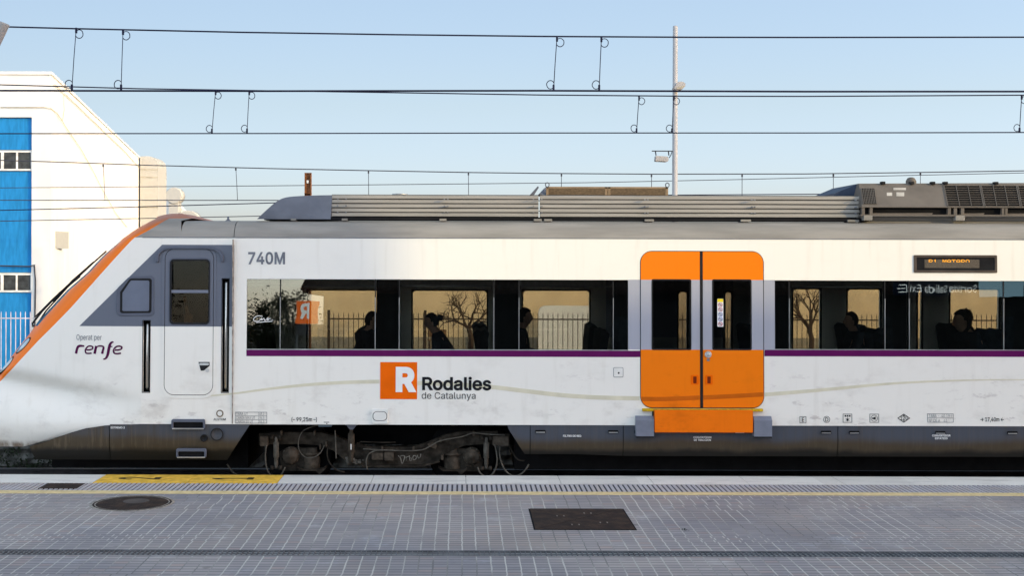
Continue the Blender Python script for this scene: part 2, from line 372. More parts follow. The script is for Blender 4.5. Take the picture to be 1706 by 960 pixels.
def plate(name, outlines, m, parent, proud=.004, thick=.006, bevel=0):
    """flat piece on the train's side from outlines in photo pixels"""
    me = curve_mesh([[(tx(a), tz(b)) for a, b in o] for o in outlines], thick, bevel)
    return link(name, to_side(me, proud, thick), m, parent)
def plate_at(name, outlines, m, parent, Y, thick=.01, bevel=0, world=False):
    """upright piece in the plane at distance Y (front face), outlines in photo pixels (or metres when world)"""
    pts = [[((a, b) if world else ((a-CX)*Y/F, H+(CY-b)*Y/F)) for a, b in o] for o in outlines]
    me = curve_mesh(pts, thick, bevel)
    for v in me.vertices:
        x, z, d = v.co; v.co = (x, Y + thick/2 - d, z)
    return link(name, me, m, parent)
try:
    FONT = bpy.data.fonts.load(bpy.utils.system_resource('DATAFILES', path='fonts') + '/Inter.woff2'); CAP = .5087
except Exception:
    FONT = None; CAP = .682
def text_mesh(s, size, bold=0, shear=0, sx_=1, align='LEFT', thick=.001, space=1):
    """flat lettering; every contour is filled on its own (with its counters), so overlapping strokes stay solid"""
    cu = bpy.data.curves.new('tmp', 'FONT'); cu.body = s; cu.size = size; cu.shear = shear; cu.align_x = align; cu.resolution_u = 4; cu.space_character = space
    if FONT: cu.font = FONT
    ob = bpy.data.objects.new('tmp', cu); COL.objects.link(ob)
    dg = bpy.context.evaluated_depsgraph_get(); src = ob.evaluated_get(dg).to_curve(dg); loops = []
    for sp in src.splines:
        if sp.type == 'BEZIER':
            bp = sp.bezier_points; n = len(bp); lp = []
            for i in range(n):
                p0, p1 = bp[i], bp[(i+1) % n]; a, b, c, d = p0.co, p0.handle_right, p1.handle_left, p1.co
                st_ = 1 if (b-a).cross(d-a).length < 1e-7 and (c-a).cross(d-a).length < 1e-7 else 5
                for k in range(st_):
                    t = k/st_; q = a*(1-t)**3+b*3*t*(1-t)**2+c*3*t*t*(1-t)+d*t**3; lp.append((q.x, q.y))
        else: lp = [(p.co.x, p.co.y) for p in sp.points]
        cl = [lp[0]]
        for p in lp[1:]:
            if math.hypot(p[0]-cl[-1][0], p[1]-cl[-1][1]) > 1e-5*size: cl.append(p)
        if len(cl) > 2: loops.append(cl)
    bpy.data.objects.remove(ob); bpy.data.curves.remove(cu)
    def area(l): return .5*sum(l[i-1][0]*l[i][1]-l[i][0]*l[i-1][1] for i in range(len(l)))
    big = max(loops, key=lambda l: abs(area(l))); sg = 1 if area(big) > 0 else -1
    if bold > 0:                       # heavier weight: every contour moved out along its normals
        out = []
        for l in loops:
            n = len(l); nl = []
            for i in range(n):
                p, q, r = Vector(l[i-1]), Vector(l[i]), Vector(l[(i+1) % n]); e1, e2 = (q-p).normalized(), (r-q).normalized()
                n1, n2 = Vector((e1.y, -e1.x)), Vector((e2.y, -e2.x)); m = n1+n2
                if m.length < .3: m = n1
                m.normalize(); k = min(1/max(m.dot(n1), .4), 2.0); o = q+m*bold*k*sg; nl.append((o.x, o.y))
            out.append(nl)
        loops = out
    vs_, es_ = [], []
    for l in loops:
        o = len(vs_); vs_ += [Vector(p) for p in l]; es_ += [(o+i, o+(i+1) % len(l)) for i in range(len(l))]
    cv, ce, cf, _, _, _ = delaunay_2d_cdt(vs_, es_, [], 0, 1e-6*size)
    boxes = [(min(p[0] for p in l), max(p[0] for p in l), min(p[1] for p in l), max(p[1] for p in l)) for l in loops]
    def wind(x, y):
        w_ = 0
        for l, (bx0, bx1, by0, by1) in zip(loops, boxes):
            if not (bx0 <= x <= bx1 and by0 <= y <= by1): continue
            for i in range(len(l)):
                (x1, y1), (x2, y2) = l[i-1], l[i]
                if (y1 > y) != (y2 > y) and x < (x2-x1)*(y-y1)/(y2-y1)+x1: w_ += 1 if y2 > y1 else -1
        return w_
    keep = []
    for f in cf:
        cx_, cy_ = sum(cv[i].x for i in f)/len(f), sum(cv[i].y for i in f)/len(f)
        if wind(cx_, cy_): keep.append(f)
    me = bpy.data.meshes.new('text'); me.from_pydata([(v.x*sx_, v.y, 0) for v in cv], [], [tuple(f) for f in keep])
    bm = bmesh.new(); bm.from_mesh(me); bmesh.ops.delete(bm, geom=[v for v in bm.verts if not v.link_faces], context='VERTS'); bm.to_mesh(me); bm.free()
    return me
def lettering(name, items, m, parent, proud=.006, each=False):
    if each:
        for it in items: lettering(name, [it], m, parent, proud)
        return
    """items: (text, px, baseline py, cap height px, bold, shear, x scale, align) joined into one mesh on the side"""
    bm = bmesh.new()
    for it in items:
        s, px, py, cap, bold, sh, sxs, al = it[:8]
        size = cap/112/CAP; me = text_mesh(s, size, bold*size, sh, sxs, al, space=it[8] if len(it) > 8 else 1)
        for v in me.vertices: v.co.x += tx(px); v.co.y += tz(py)
        bm.from_mesh(me); bpy.data.meshes.remove(me)
    me = bpy.data.meshes.new(name); bm.to_mesh(me); bm.free()
    return link(name, to_side(me, proud, .001), m, parent)
def ribbon(pts, wpx):
    """closed outline of a curved band"""
    n = len(pts); up, dn = [], []
    for i, (x, y) in enumerate(pts):
        x0, y0 = pts[max(i-1, 0)]; x1, y1 = pts[min(i+1, n-1)]; L = math.hypot(x1-x0, y1-y0); nx, ny = -(y1-y0)/L, (x1-x0)/L
        ww = wpx(i/(n-1)) if callable(wpx) else wpx
        up.append((x+nx*ww/2, y+ny*ww/2)); dn.append((x-nx*ww/2, y-ny*ww/2))
    return up + dn[::-1]
def smooth(pts, n=8):
    out = []
    for i in range(len(pts)-1):
        p0 = pts[max(i-1, 0)]; p1 = pts[i]; p2 = pts[i+1]; p3 = pts[min(i+2, len(pts)-1)]
        for k in range(n):
            t = k/n
            out.append(tuple(.5*((2*b)+(-a+c)*t+(2*a-5*b+4*c-d)*t*t+(-a+3*b-3*c+d)*t**3) for a, b, c, d in zip(p0, p1, p2, p3)))
    out.append(tuple(pts[-1])); return out
def interp(tab, v):
    if v <= tab[0][0]: return tab[0][1]
    for (a, p), (b, q) in zip(tab, tab[1:]):
        if v <= b: return p + (q-p)*(v-a)/(b-a)
    return tab[-1][1]

def leaves(mb, n, fn, size, rnd):
    for _ in range(n):
        c, up = fn(); a = Vector((rnd.gauss(0, 1), rnd.gauss(0, 1), rnd.gauss(0, 1))).normalized(); b = a.orthogonal().normalized(); s = size*rnd.uniform(.6, 1.4)
        mb.quad(c-a*s, c+b*s*.45, c+a*s, c-b*s*.45)

#SECTION_GROUND
# ------------------------------------------------------------------ ground, platform, track
GZ = -.58
gb = MB(); gb.quad((-3000, -3000, GZ), (3000, -3000, GZ), (3000, 4000, GZ), (-3000, 4000, GZ))
struct(gb.build('ground', M['ballast']))
PE = F*H/(793-CY)                        # platform edge distance
def fy(py): return F*H/(py-CY)           # platform depth seen at photo row py
# the far left end of the edge steps back a little
pb = MB(); pb.prism([(-60, -40, -.8), (-60, PE-.02, -.8), (-60, PE-.02, -.02), (-60, -40, -.02)], (120, 0, 0))
struct(pb.build('platform', M['concrete']))
Y_T1, Y_T0, Y_L1, Y_L0 = fy(807), fy(820), fy(821), fy(824.8)
DR1, DR0 = fy(918.6), fy(927.2)
XE = -7.05                               # west of this the edge slabs are set back
pv = MB()
for a, b in ((Y_L0, DR1+.012), (DR0-.012, -40)):
    pv.quad((-60, b, 0), (60, b, 0), (60, a, 0), (-60, a, 0))
struct(pv.build('paving', M['pavers']))
st = MB()
xs = [XE]
while xs[-1] < 40: xs.append(xs[-1]+1.3)
xe0 = XE
def in_yellow(a, b): return a > -6.0 and b < -2.3
yb = MB()
edges = []
sl = MB()
# pale edge slabs, each with a lip at the rim, 8 mm joints
x = -6.9
cuts = [-6.86, -5.42]
joint_px = [624, 777, 930, 1079, 1232, 1386, 1540, 1694, 1850]
jx = [(p-CX)*PE/F for p in joint_px]
cuts_w = [(-6.90, (178-CX)*PE/F), ((474-CX)*PE/F, jx[0])] + list(zip(jx, jx[1:])) + [(jx[-1]+1.36*k, jx[-1]+1.36*(k+1)) for k in range(8)]
for a, b in cuts_w:
    sl.box((a+.004, Y_T1, -.12), (b-.004, PE-.16, .004)); sl.box((a+.004, PE-.158, -.12), (b-.004, PE, .002))
struct(sl.build('platform_edge', M['coping']))
for a, b in (((178-CX)*PE/F, -3.9), (-3.9, (474-CX)*PE/F)):
    yb.box((a+.004, Y_T1, -.12), (b-.004, PE-.16, .004)); yb.box((a+.004, PE-.158, -.12), (b-.004, PE, .002))
yb.box((-60, Y_T1, -.12), (-6.905, PE-.42, .004))
struct(yb.build('yellow_platform_edge', M['yellowtile']))
tb = MB(); bx = MB()
gq = MB(); gq.quad((-60, Y_T0, -.008), (60, Y_T0, -.008), (60, Y_T1-.002, -.008), (-60, Y_T1-.002, -.008)); struct(gq.build('tactile_grooves', mat('dark_groove', (.10, .095, .11), .9)))
pitch = 8.2/F*17.6
k = -260
x = -16.0
while x < 24:
    tb.box((x, Y_T0, -.010), (x+pitch*.62, Y_T1-.003, .003)); x += pitch
struct(tb.build('tactile_paving', M['tactile']))
lb = MB(); lb.box((-60, Y_L0, -.02), (60, Y_T0-.001, .005)); struct(lb.build('yellow_line', M['yline']))
# platform number painted on the edge, read across the platform
nb = bmesh.new()
for ch, pxc in (('2', 240), ('1', 395)):
    me = text_mesh(ch, .62*.682/CAP, .012, 0, .62, 'CENTER', .001); 
    for v in me.vertices:
        a, b, c = v.co; v.co = ((pxc-CX)*18.2/F + .23 - b*1.35, Y_T1+.36 + a, .0065)
    nb.from_mesh(me); bpy.data.meshes.remove(me)
me = bpy.data.meshes.new('platform_number'); nb.to_mesh(me); nb.free()
o = link('painted_platform_number', me, M['painted']); struct(o)

# drain channel with its grating
dg_ = thing('drain_channel', 'long narrow galvanised drain grating running along the grey paving', 'drain', (0, (DR0+DR1)/2, -.02))
b_ = MB(); b_.box((-14, DR0+.002, -.09), (16, DR1-.002, -.07)); b_.build('channel', M['dark'], dg_)
b_ = MB(); b_.box((-14, DR0-.010, -.08), (16, DR0+.006, .003)); b_.box((-14, DR1-.008, -.08), (16, DR1+.010, .003)); b_.build('frame', M['grating'], dg_)
b_ = MB(); x = -9.0
while x < 10: b_.box((x, DR0+.007, -.03), (x+.007, DR1-.009, -.001)); x += .0560
for yy in (.33, .66): b_.box((-9, DR0+(DR1-DR0)*yy-.003, -.04), (10, DR0+(DR1-DR0)*yy+.003, -.012))
b_.build('grating', M['grating'], dg_)

# iron covers
mc = thing('manhole_cover', 'round rusty cast iron manhole cover set in the grey pavers', 'manhole cover', P(221, 841, 16.38)*1)
yc = (fy(828.5)+fy(853.8))/2; xc = (221.5-CX)*yc/F; mc.location = (xc, yc, 0)
rad = 64.3*yc/F
b_ = MB(); b_.lathe((xc, yc, -.02), (0, 0, 1), [(0, rad), (.026, rad), (.028, rad-.012), (.024, rad-.03), (.024, rad-.034), (.027, rad-.05), (.027, .001)], 40); b_.build('lid', M['iron'], mc)
b_ = MB(); b_.tube_rings([(Vector((xc, yc, .002)), rad+.035), (Vector((xc, yc, .005)), rad+.035), (Vector((xc, yc, .005)), rad+.002)], Vector((0, 0, 1)), 40); b_.build('rim', mat('mortar_ring', (.30, .27, .24), .9, var=.4, scale=14), mc)
b_ = MB(); b_.lathe((xc+.02, yc+.12, .007), (0, 0, 1), [(0, .17), (.004, .16)], 20); b_.build('badge', mat('worn_iron', (.085, .072, .068), .6), mc)
y1, y0 = fy(848.8), fy(883); xl = (889.5-CX)*((y1+y0)/2)/F; xl = (888.5-CX)*(fy(865))/F; xr = (1048-CX)*fy(865)/F
sq = thing('access_cover', 'square dark chequered iron access cover with a diagonal seam in the paving', 'access cover', ((xl+xr)/2, (y0+y1)/2, 0))
g = .006
b_ = MB()
b_.prism([(xl, y0, .003), (xr-g*2, y1, .003), (xl, y1, .003)], (0, 0, .006)); b_.build('lid', M['iron'], sq)
b_ = MB(); b_.prism([(xl+g*2, y0, .003), (xr, y0, .003), (xr, y1, .003)], (0, 0, .006)); b_.build('lid', M['iron'], sq)
b_ = MB()
for fx, fyv in ((.30, .62), (.60, .76), (.42, .20), (.72, .30)):
    hx, hy = xl+(xr-xl)*fx, y0+(y1-y0)*fyv; b_.box((hx-.05, hy-.03, .0085), (hx-.035, hy+.03, .012)); b_.box((hx+.035, hy-.03, .0085), (hx+.05, hy+.03, .012))
build_each(b_, 'lifting_eye', mat('worn_rim', (.20, .17, .15), .5, .4), sq)
b_ = MB(); b_.box((xl-.02, y0-.02, -.02), (xr+.02, y1+.02, .0025)); b_.build('rim', M['dark'], sq)
y1, y0 = fy(808.2), fy(817); xl, xr = (80-CX)*Y_T1/F+.02, (145-CX)*Y_T1/F
wt = MB(); wrn = random.Random(2)
wx_, wy_ = (1141-CX)*fy(884)/F, fy(884)
leaves(wt, 16, lambda: (Vector((wx_+wrn.gauss(0, .022), wy_+wrn.gauss(0, .03), .005+abs(wrn.gauss(0, .006)))), 0), .011, wrn)
tag(wt.build('weed', M['weed'], normals=False), 'tiny dark weed growing from a paver joint right of the square cover', 'weed', kind='stuff')
pl = MB(); pl.box((xl, y0, -.02), (xr, y1, .006)); pl.build('small_cover', M['iron'])
tag(bpy.data.objects['small_cover'], 'small rectangular brown iron cover in the grooved tactile strip', 'access cover')

# the track the train stands on
RZ = -.33; TC = 20.22
for yr in (TC-.834, TC+.834):
    rb = MB(); rb.prism([(-60, yr-.07, GZ+.08), (-60, yr-.07, GZ+.10), (-60, yr-.01, GZ+.13), (-60, yr-.01, RZ-.04), (-60, yr-.035, RZ-.03), (-60, yr-.035, RZ), (-60, yr+.035, RZ), (-60, yr+.035, RZ-.03), (-60, yr+.01, RZ-.04), (-60, yr+.01, GZ+.13), (-60, yr+.07, GZ+.10), (-60, yr+.07, GZ+.08)], (120, 0, 0))
    o = rb.build('rail', M['rail']); struct(o)
sb = MB(); x = -12
while x < 14: sb.box((x, TC-1.25, GZ-.05), (x+.26, TC+1.25, GZ+.08), .02); x += .6
o = sb.build('sleepers', M['sleeper']); struct(o)

# rough stone edge with weeds beyond the track
wb = MB(); rows = []
rnd = random.Random(3)
for j in range(9):
    rows.append([(x_*.16-16, 22.75+rnd.uniform(-.05, .05)+.04*j*0, GZ-.02+j*.085) for x_ in range(200)])
wb.grid(rows, smooth=False); wb.box((-16, 22.82, GZ-.1), (15.8, 23.3, GZ-.02+8*.085))
o = wb.build('stone_wall', M['stone']); tag(o, 'low rough dark stone retaining wall behind the track under the train nose', 'wall')
wd = MB()
def wf():
    x_ = -9.8 + 3.2*rnd.random()**1.0; cl = math.sin(x_*5.1)+math.sin(x_*11.7+1)
    return Vector((x_, 22.6+rnd.uniform(-.25, .1), GZ+abs(rnd.gauss(0, .22))*(1.1+.5*cl))), 0
leaves(wd, 1100, wf, .03, rnd)
o = wd.build('weeds', M['weed'], normals=False); tag(o, 'dark weeds growing along the stone wall behind the track', 'weeds', kind='stuff')
#SECTION_TRAIN
# ------------------------------------------------------------------ the train
train = thing('passenger_train', 'white and orange commuter train with a sloping nose standing at the platform', 'train', (0, TC, RZ))
XR = 2300                                   # right-hand end of what is built, in photo px
ZB, ZT = tz(708), tz(397)
def wall_grid(name, holes, x0, x1, m, Yf, thick, parent, z0=None, z1=None, conv_=(tx, tz)):
    fx_, fz_ = conv_
    xs_ = sorted({x0, x1, *[v for h in holes for v in (h[0], h[2])]}); ys_ = sorted({z0, z1, *[v for h in holes for v in (h[1], h[3])]})
    mb = MB(); vc = {}
    def V(i, j):
        if (i, j) not in vc:
            z = fz_(ys_[j]); vc[i, j] = mb.bm.verts.new((fx_(xs_[i]), Yf(z), z))
        return vc[i, j]
    for i in range(len(xs_)-1):
        for j in range(len(ys_)-1):
            mx_, my_ = (xs_[i]+xs_[i+1])/2, (ys_[j]+ys_[j+1])/2
            if any(h[0] < mx_ < h[2] and h[1] < my_ < h[3] for h in holes): continue
            mb.bm.faces.new((V(i, j), V(i, j+1), V(i+1, j+1), V(i+1, j)))
    for f in mb.bm.faces:
        if f.normal.y > 0: f.normal_flip()
    mb.bm.normal_update()
    for f in mb.bm.faces:
        if f.normal.y > 0: f.normal_flip()
    me = bpy.data.meshes.new(name); mb.bm.to_mesh(me); mb.bm.free()
    o = link(name, me, m, parent); md = o.modifiers.new('thickness', 'SOLIDIFY'); md.thickness = thick; md.offset = -1
    return o
W1 = (411, 466, 1047, 583.5); W2 = (1291.5, 466, 2200, 581.5); DO = (1074, 424, 1266, 674)
SLOT1, SLOT2 = (238.5, 536, 250, 655), (370, 466, 381, 655); CW = (282, 432, 350, 542)
body = wall_grid('body_side', [W1, W2, DO, SLOT1, SLOT2, CW], 236, XR, M['body'], Ys, .05, train, 397, 708)
# seams: cab joint and vertical panel joints
b_ = MB()
for px in (388.5,):
    for pa, pb_ in ((367, 707),):
        b_.box((tx(px)-.009, Ys(tz(pb_))-.004, tz(pb_)), (tx(px)+.007, Ys(tz(pb_))+.05, tz(400)))
b_.build('cab_joint', mat('joint_sealant', (.30, .26, .23), .8, var=.4, scale=12), train)
# roof
PROF = [(Ys(ZT), ZT), (Ys(ZT)+.012, tz(393)), (Ys(ZT)+.05, tz(385)), (Ys(ZT)+.115, tz(376.5)), (Ys(ZT)+.21, tz(371)), (Ys(ZT)+.36, tz(368)), (D+.9, tz(366)), (TC, tz(365))]
FULL = PROF + [(2*TC-y, z) for y, z in PROF[-2::-1]]
b_ = MB(); b_.grid([[(tx(px), y, z) for y, z in FULL] for px in (300, 388.2)]); b_.grid([[(tx(px), y, z) for y, z in FULL] for px in (389.2, 900, 1500, XR)])
b_.grid([[(tx(px), y, z-.004) for y, z in FULL[5:-5]] for px in (256, 301)])
b_.build('roof', M['roofgrey'], train)
b_ = MB(); b_.box((tx(236), Ys(ZT)-.004, tz(397.6)), (tx(XR), Ys(ZT)+.02, tz(396.2))); b_.build('roof_gutter', M['greyink'], train)

# nose
XI = [(357, 300), (359.5, 296), (362, 289), (365, 282), (368, 276), (375, 264), (383, 252), (398, 223), (416, 206), (447, 178), (480, 149), (514, 119), (540, 94), (570, 64), (597, 39), (620, 18), (639, 0), (655, -12), (680, -22), (710, -26), (730, -20), (746, -5)]
XO = [(357, 290), (359, 279), (362, 268), (369, 252.5), (380, 232), (387, 221), (400, 203), (429, 170), (460, 142), (480, 117), (522, 78), (540, 62), (554, 53), (585, 28), (610, 10), (625, -3), (645, -20), (665, -38), (690, -52), (715, -58), (735, -48), (748, -30)]
XLOW = [(708, 236), (710.5, 180), (715, 147), (725, 113), (738, 77), (744, 56), (747, 40)]
NROWS = [357.2, 358, 359.5, 362, 365, 369, 374, 380, 388, 397.29, 397.4, 403, 412, 425, 440, 455, 470, 485, 500, 515, 530, 545, 558, 570, 582, 594, 604, 611, 617, 623, 628, 633, 638, 643, 648, 653, 658, 663, 668, 674, 680, 687, 694, 702, 708, 711, 716, 723, 731, 738, 743, 746.5]
def roofY(py):
    z = tz(py)
    if py >= 397: return Ys(z)
    if py <= 365: return D + .45 + (365-py)*.085
    return interp([(p[1], p[0]) for p in PROF], z) if True else 0
nb_ = bmesh.new(); prev = None; rowsv = []
NS, NC, NF = 14, 9, 5
side_mats = {'w': 0, 'o': 1, 'g': 2, 's': 3}
for py in NROWS:
    xi, xo = interp(XI, py), interp(XO, py)
    xrear = 302 if py < 397.3 else (interp(XLOW, py) if py > 708 else 236)
    if py < 366: xrear = interp([(357, 303), (360, 311), (363, 317), (366, 322)], py)
    Y0 = roofY(py); row = []
    chin = max(0, (py-700)/46)**2 * .16
    for k in range(NS+1):
        px = xrear + (xi-xrear)*k/NS
        t = max(0, (236-px)/236); tap = .16*t**2 * (1 if py > 397 else max(0, (py-366)/31))
        pc = 622 + (px-20)*.19; fade = min(1, max(0, (236-px)/150))
        groove = .17*fade*math.exp(-((py-pc-14)/(12 if py < pc+14 else 36))**2)
        row.append(P(px, py, Y0+tap+groove+chin) if k or py < 397.3 else Vector((tx(px), Y0+tap+groove+chin, tz(py))))
    Yi = row[-1].y; b = min(.62, max(.12, TC-.15-Yi))
    for k in range(1, NC+1):
        th = R(88)*k/NC
        row.append(P(xi-(xi-xo)*math.sin(th), py, Yi+b*(1-math.cos(th))))
    last = row[-1]
    for k in range(1, NF+1):
        u = k/NF; yy = last.y+(TC-last.y)*u
        row.append(Vector((last.x-.10*math.sin(u*math.pi/2), yy, last.z)))
    full = row + [Vector((v.x, 2*TC-v.y, v.z)) for v in row[-2::-1]]
    rowsv.append([nb_.verts.new(v) for v in full])
for j in range(len(NROWS)-1):
    pm = (NROWS[j]+NROWS[j+1])/2; a, b = rowsv[j], rowsv[j+1]; n = len(a)
    for i in range(n-1):
        k = min(i, n-2-i)
        f = nb_.faces.new((a[i], a[i+1], b[i+1], b[i])); f.smooth = True
        if k < NS: mi = 2 if pm < 397.2 else 0
        elif k < NS+NC: mi = 1 if pm < 640 else 0
        else: mi = 1 if pm < 640 else 0
        if pm > 405 and pm < 548 and k >= NS+6: mi = 3
        if pm < 366: mi = 1
        f.material_index = mi
hump = [r for py, r in zip(NROWS, rowsv) if py < 366]
for ra, rb in zip(hump, hump[1:]):
    f = nb_.faces.new((ra[0], ra[-1], rb[-1], rb[0])); f.material_index = 1
bmesh.ops.recalc_face_normals(nb_, faces=nb_.faces)
me = bpy.data.meshes.new('nose'); nb_.to_mesh(me); nb_.free()
nose = link('nose', me, [M['body'], M['orange'], M['roofgrey'], M['shield']], train)
# headlights let into the orange frame
def on_corner(py, th):
    xi, xo = interp(XI, py), interp(XO, py); t = max(0, (236-xi)/236); Yi = roofY(py)+.16*t**2; b = .62; th = R(th)
    return P(xi-(xi-xo)*math.sin(th), py, Yi+b*(1-math.cos(th)))
for pa, pb_, nm in ((564, 592, 0), (596, 626, 1)):
    mbl, mbr = MB(), MB()
    for mb, sc_, off in ((mbr, 1.0, .004), (mbl, .86, .010)):
        c0 = (pa+pb_)/2; ring = []; cen = None
        for k in range(20):
            an = 2*math.pi*k/20; py = c0 + (pb_-pa)/2*sc_*math.sin(an); th = (50 if nm == 0 else 58) + 17*sc_*math.cos(an)
            p = on_corner(py, th); nrm = Vector((-math.sin(R(th)), -math.cos(R(th)), .35)).normalized(); ring.append(p+nrm*off)
        cen = sum(ring, Vector())/20 + nrm*.012
        vs2 = [mb.bm.verts.new(p) for p in ring]; vi = [mb.bm.verts.new(p - nrm*.03) for p in ring]; c = mb.bm.verts.new(cen)
        for k in range(20):
            f = mb.bm.faces.new((vs2[k], vs2[(k+1) % 20], c)); f.smooth = True
            mb.bm.faces.new((vs2[k], vi[k], vi[(k+1) % 20], vs2[(k+1) % 20]))
    hl = mbl.build('headlight', M['lens'], train); mbr.build('bezel', M['rubber'], hl)
# wipers lying on the windscreen
b_ = MB()
def scr(py, off, dy=.05): return P(interp(XO, py)-off, py, 19.55+dy)
b_.tube([scr(547, 2), scr(541, 7), scr(520, 9), scr(490, 8), scr(462, 6)], .016); b_.tube([scr(545, -2, .1), scr(520, 3, .1), (scr(480, 4, .1)), scr(440, 5, .1), scr(420, 3, .1)], .014)
b_.tube([scr(505, 5, .2), scr(470, 10, .2), scr(438, 6, .2)], .010); b_.tube([scr(530, 12), scr(500, 10), scr(455, 10)], .011)
build_each(b_, 'wiper_arm', M['rubber'], train)

# cab door
cd = plate('cab_door', [rr(275, 416, 355, 659, 16, 8), rr(284, 434, 348.5, 541, 6)], M['body'], train, .010, .02, .002)
plate('gasket', [rr(273.8, 414.8, 356.2, 660.4, 17, 8), rr(279, 420, 351, 655, 13, 8)], M['rubber'], cd, .004, .004)
plate('door_rim', [rr(269.5, 411, 359.8, 665, 20, 8), rr(274, 415, 355.9, 660, 17, 8)], M['body'], cd, .007, .006, .001)
wf_ = plate('window', [rr(281, 431, 351, 543.5, 8), rr(285.5, 436, 347, 539, 5)], M['cabgrey'], cd, .016, .010, .003)
plate('pane', [rr(285.5, 436, 347, 539, 5)], M['cabglass'], wf_, .004, .006); plate('sash_bar', [[(285.5, 484.5), (347, 484.5), (347, 489.5), (285.5, 489.5)]], M['greypart'], wf_, .012, .010)
plate('gasket', [rr(282.6, 433, 349.6, 542, 7), rr(285.5, 436, 347, 539, 5)], M['rubber'], wf_, .0168, .002)
hd = plate('handle', [[(331.5, 604.5), (350, 604.5), (350, 611), (341, 618.5), (335.5, 619)]], M['rubber'], cd, .014, .008, .002)
plate('grip', [rr(333, 606, 349, 610, 1.5, 3)], M['alu'], hd, .024, .008, .002)
b_ = MB(); zc = tz(618.5); b_.cyl((tx(346.5), Ys(zc)-.024, zc), (tx(346.5), Ys(zc), zc), .027, 16); b_.build('lock', M['alu'], cd)
# rain strip above the cab door
arc = [(262, 438), (262, 428), (266, 421), (274, 416), (285, 414.2), (316, 413.8), (346, 414.2), (357, 416), (365, 421), (369.5, 428), (370, 437)]
plate('rain_strip', [ribbon(smooth(arc, 5), 4.5)], M['cabgrey'], train, .035, .05, .006)
# small side window of the cab, blanked
sw = plate('cab_side_window', [[(196, 525), (194, 522), (194, 486), (196, 481), (213, 464), (217, 462.5), (252, 461), (256.5, 465), (256.5, 524), (252, 528), (200, 528)]], M['cabgrey'], train, .010, .012, .004)
plate('gasket', [[(200, 521), (200, 488), (215, 467), (218, 465.5), (250, 465.5), (252.5, 468), (252.5, 520), (250, 523), (203, 523.5)]], M['rubber'], sw, .0125, .003)
plate('pane', [[(204, 519), (204, 489.5), (217, 470), (219, 469), (247, 469), (248.5, 471), (248.5, 518), (247, 520), (206, 520)]], M['cabgrey2'], sw, .015, .004, .001)
# handrail recesses
for sl_, top, bot in ((SLOT1, 540, 651), (SLOT2, 470, 651)):
    x0_, z0_, x1_, z1_ = sl_; zt_, zb_ = tz(z0_), tz(z1_)
    b_ = MB(); b_.box((tx(x0_)-.02, D+.115, zb_-.02), (tx(x1_)+.02, D+.13, zt_+.02)); 
    b_.box((tx(x0_)-.012, D+.055, zb_), (tx(x0_), D+.115, zt_)); b_.box((tx(x1_), D+.055, zb_), (tx(x1_)+.012, D+.115, zt_))
    rec = b_.build('handrail_recess', M['black'], train)
    xm = tx((x0_+x1_)/2+.5); b_ = MB(); b_.tube([(xm, D+.10, tz(bot)), (xm, D+.035, tz(bot-3)), (xm, D+.035+.02, tz(top+3)), (xm, D+.11, tz(top))], .022, 10); b_.build('handrail', M['steel'], rec)
    plate('lip', [[(x0_-1, z0_-1), (x1_+1, z0_-1), (x1_+1, z1_+1), (x0_-1, z1_+1)], [(x0_, z0_), (x1_, z0_), (x1_, z1_), (x0_, z1_)]], M['rubber'], rec, .004, .004)

# window bands
def panes(edges, y0, y1):
    for a, b in zip(edges, edges[1:]):
        plate('window_pane', [rr(a+.5, y0+.6, b-.5, y1-.6, .8, 2)], M['glass'], train, -.004, .006)
    b_ = MB()
    for a in edges[1:-1]:
        b_.box((tx(a)-.008, D+.02, tz(y1)), (tx(a)+.008, D+.075, tz(y0)))
    build_each(b_, 'window_mullion', M['rubber'], train)
    b_ = MB()
    for a in edges[1:-1]: b_.box((tx(a)-.0035, Ys(tz(y1))+.000, tz(y1-1)), (tx(a)+.0035, Ys(tz(y1))+.03, tz(y0+30)))
    build_each(b_, 'pane_seal', M['alu'], train)
panes([411, 467, 625.3, 665.3, 823, 865, 1022, 1047], 466, 583.5)
panes([1291.5, 1315.5, 1475, 1515.5, 1673, 1715, 1870, 2030, 2200], 466, 581.5)
for a, b, y in ((411, 1067, 584), (1274, XR, 582)):
    plate('purple_stripe', [[(a, y), (b, y), (b, y+10.5), (a, y+10.5)]], M['purple'], train, .003, .004)
b_ = MB()
for a, b, y in ((411, 1047, 583.3), (1291.5, 2200, 581.3)): b_.box((tx(a), Ys(tz(y))-.006, tz(y)-.006), (tx(b), Ys(tz(y))+.01, tz(y)+.006))
b_.build('window_sill', M['alu'], train)

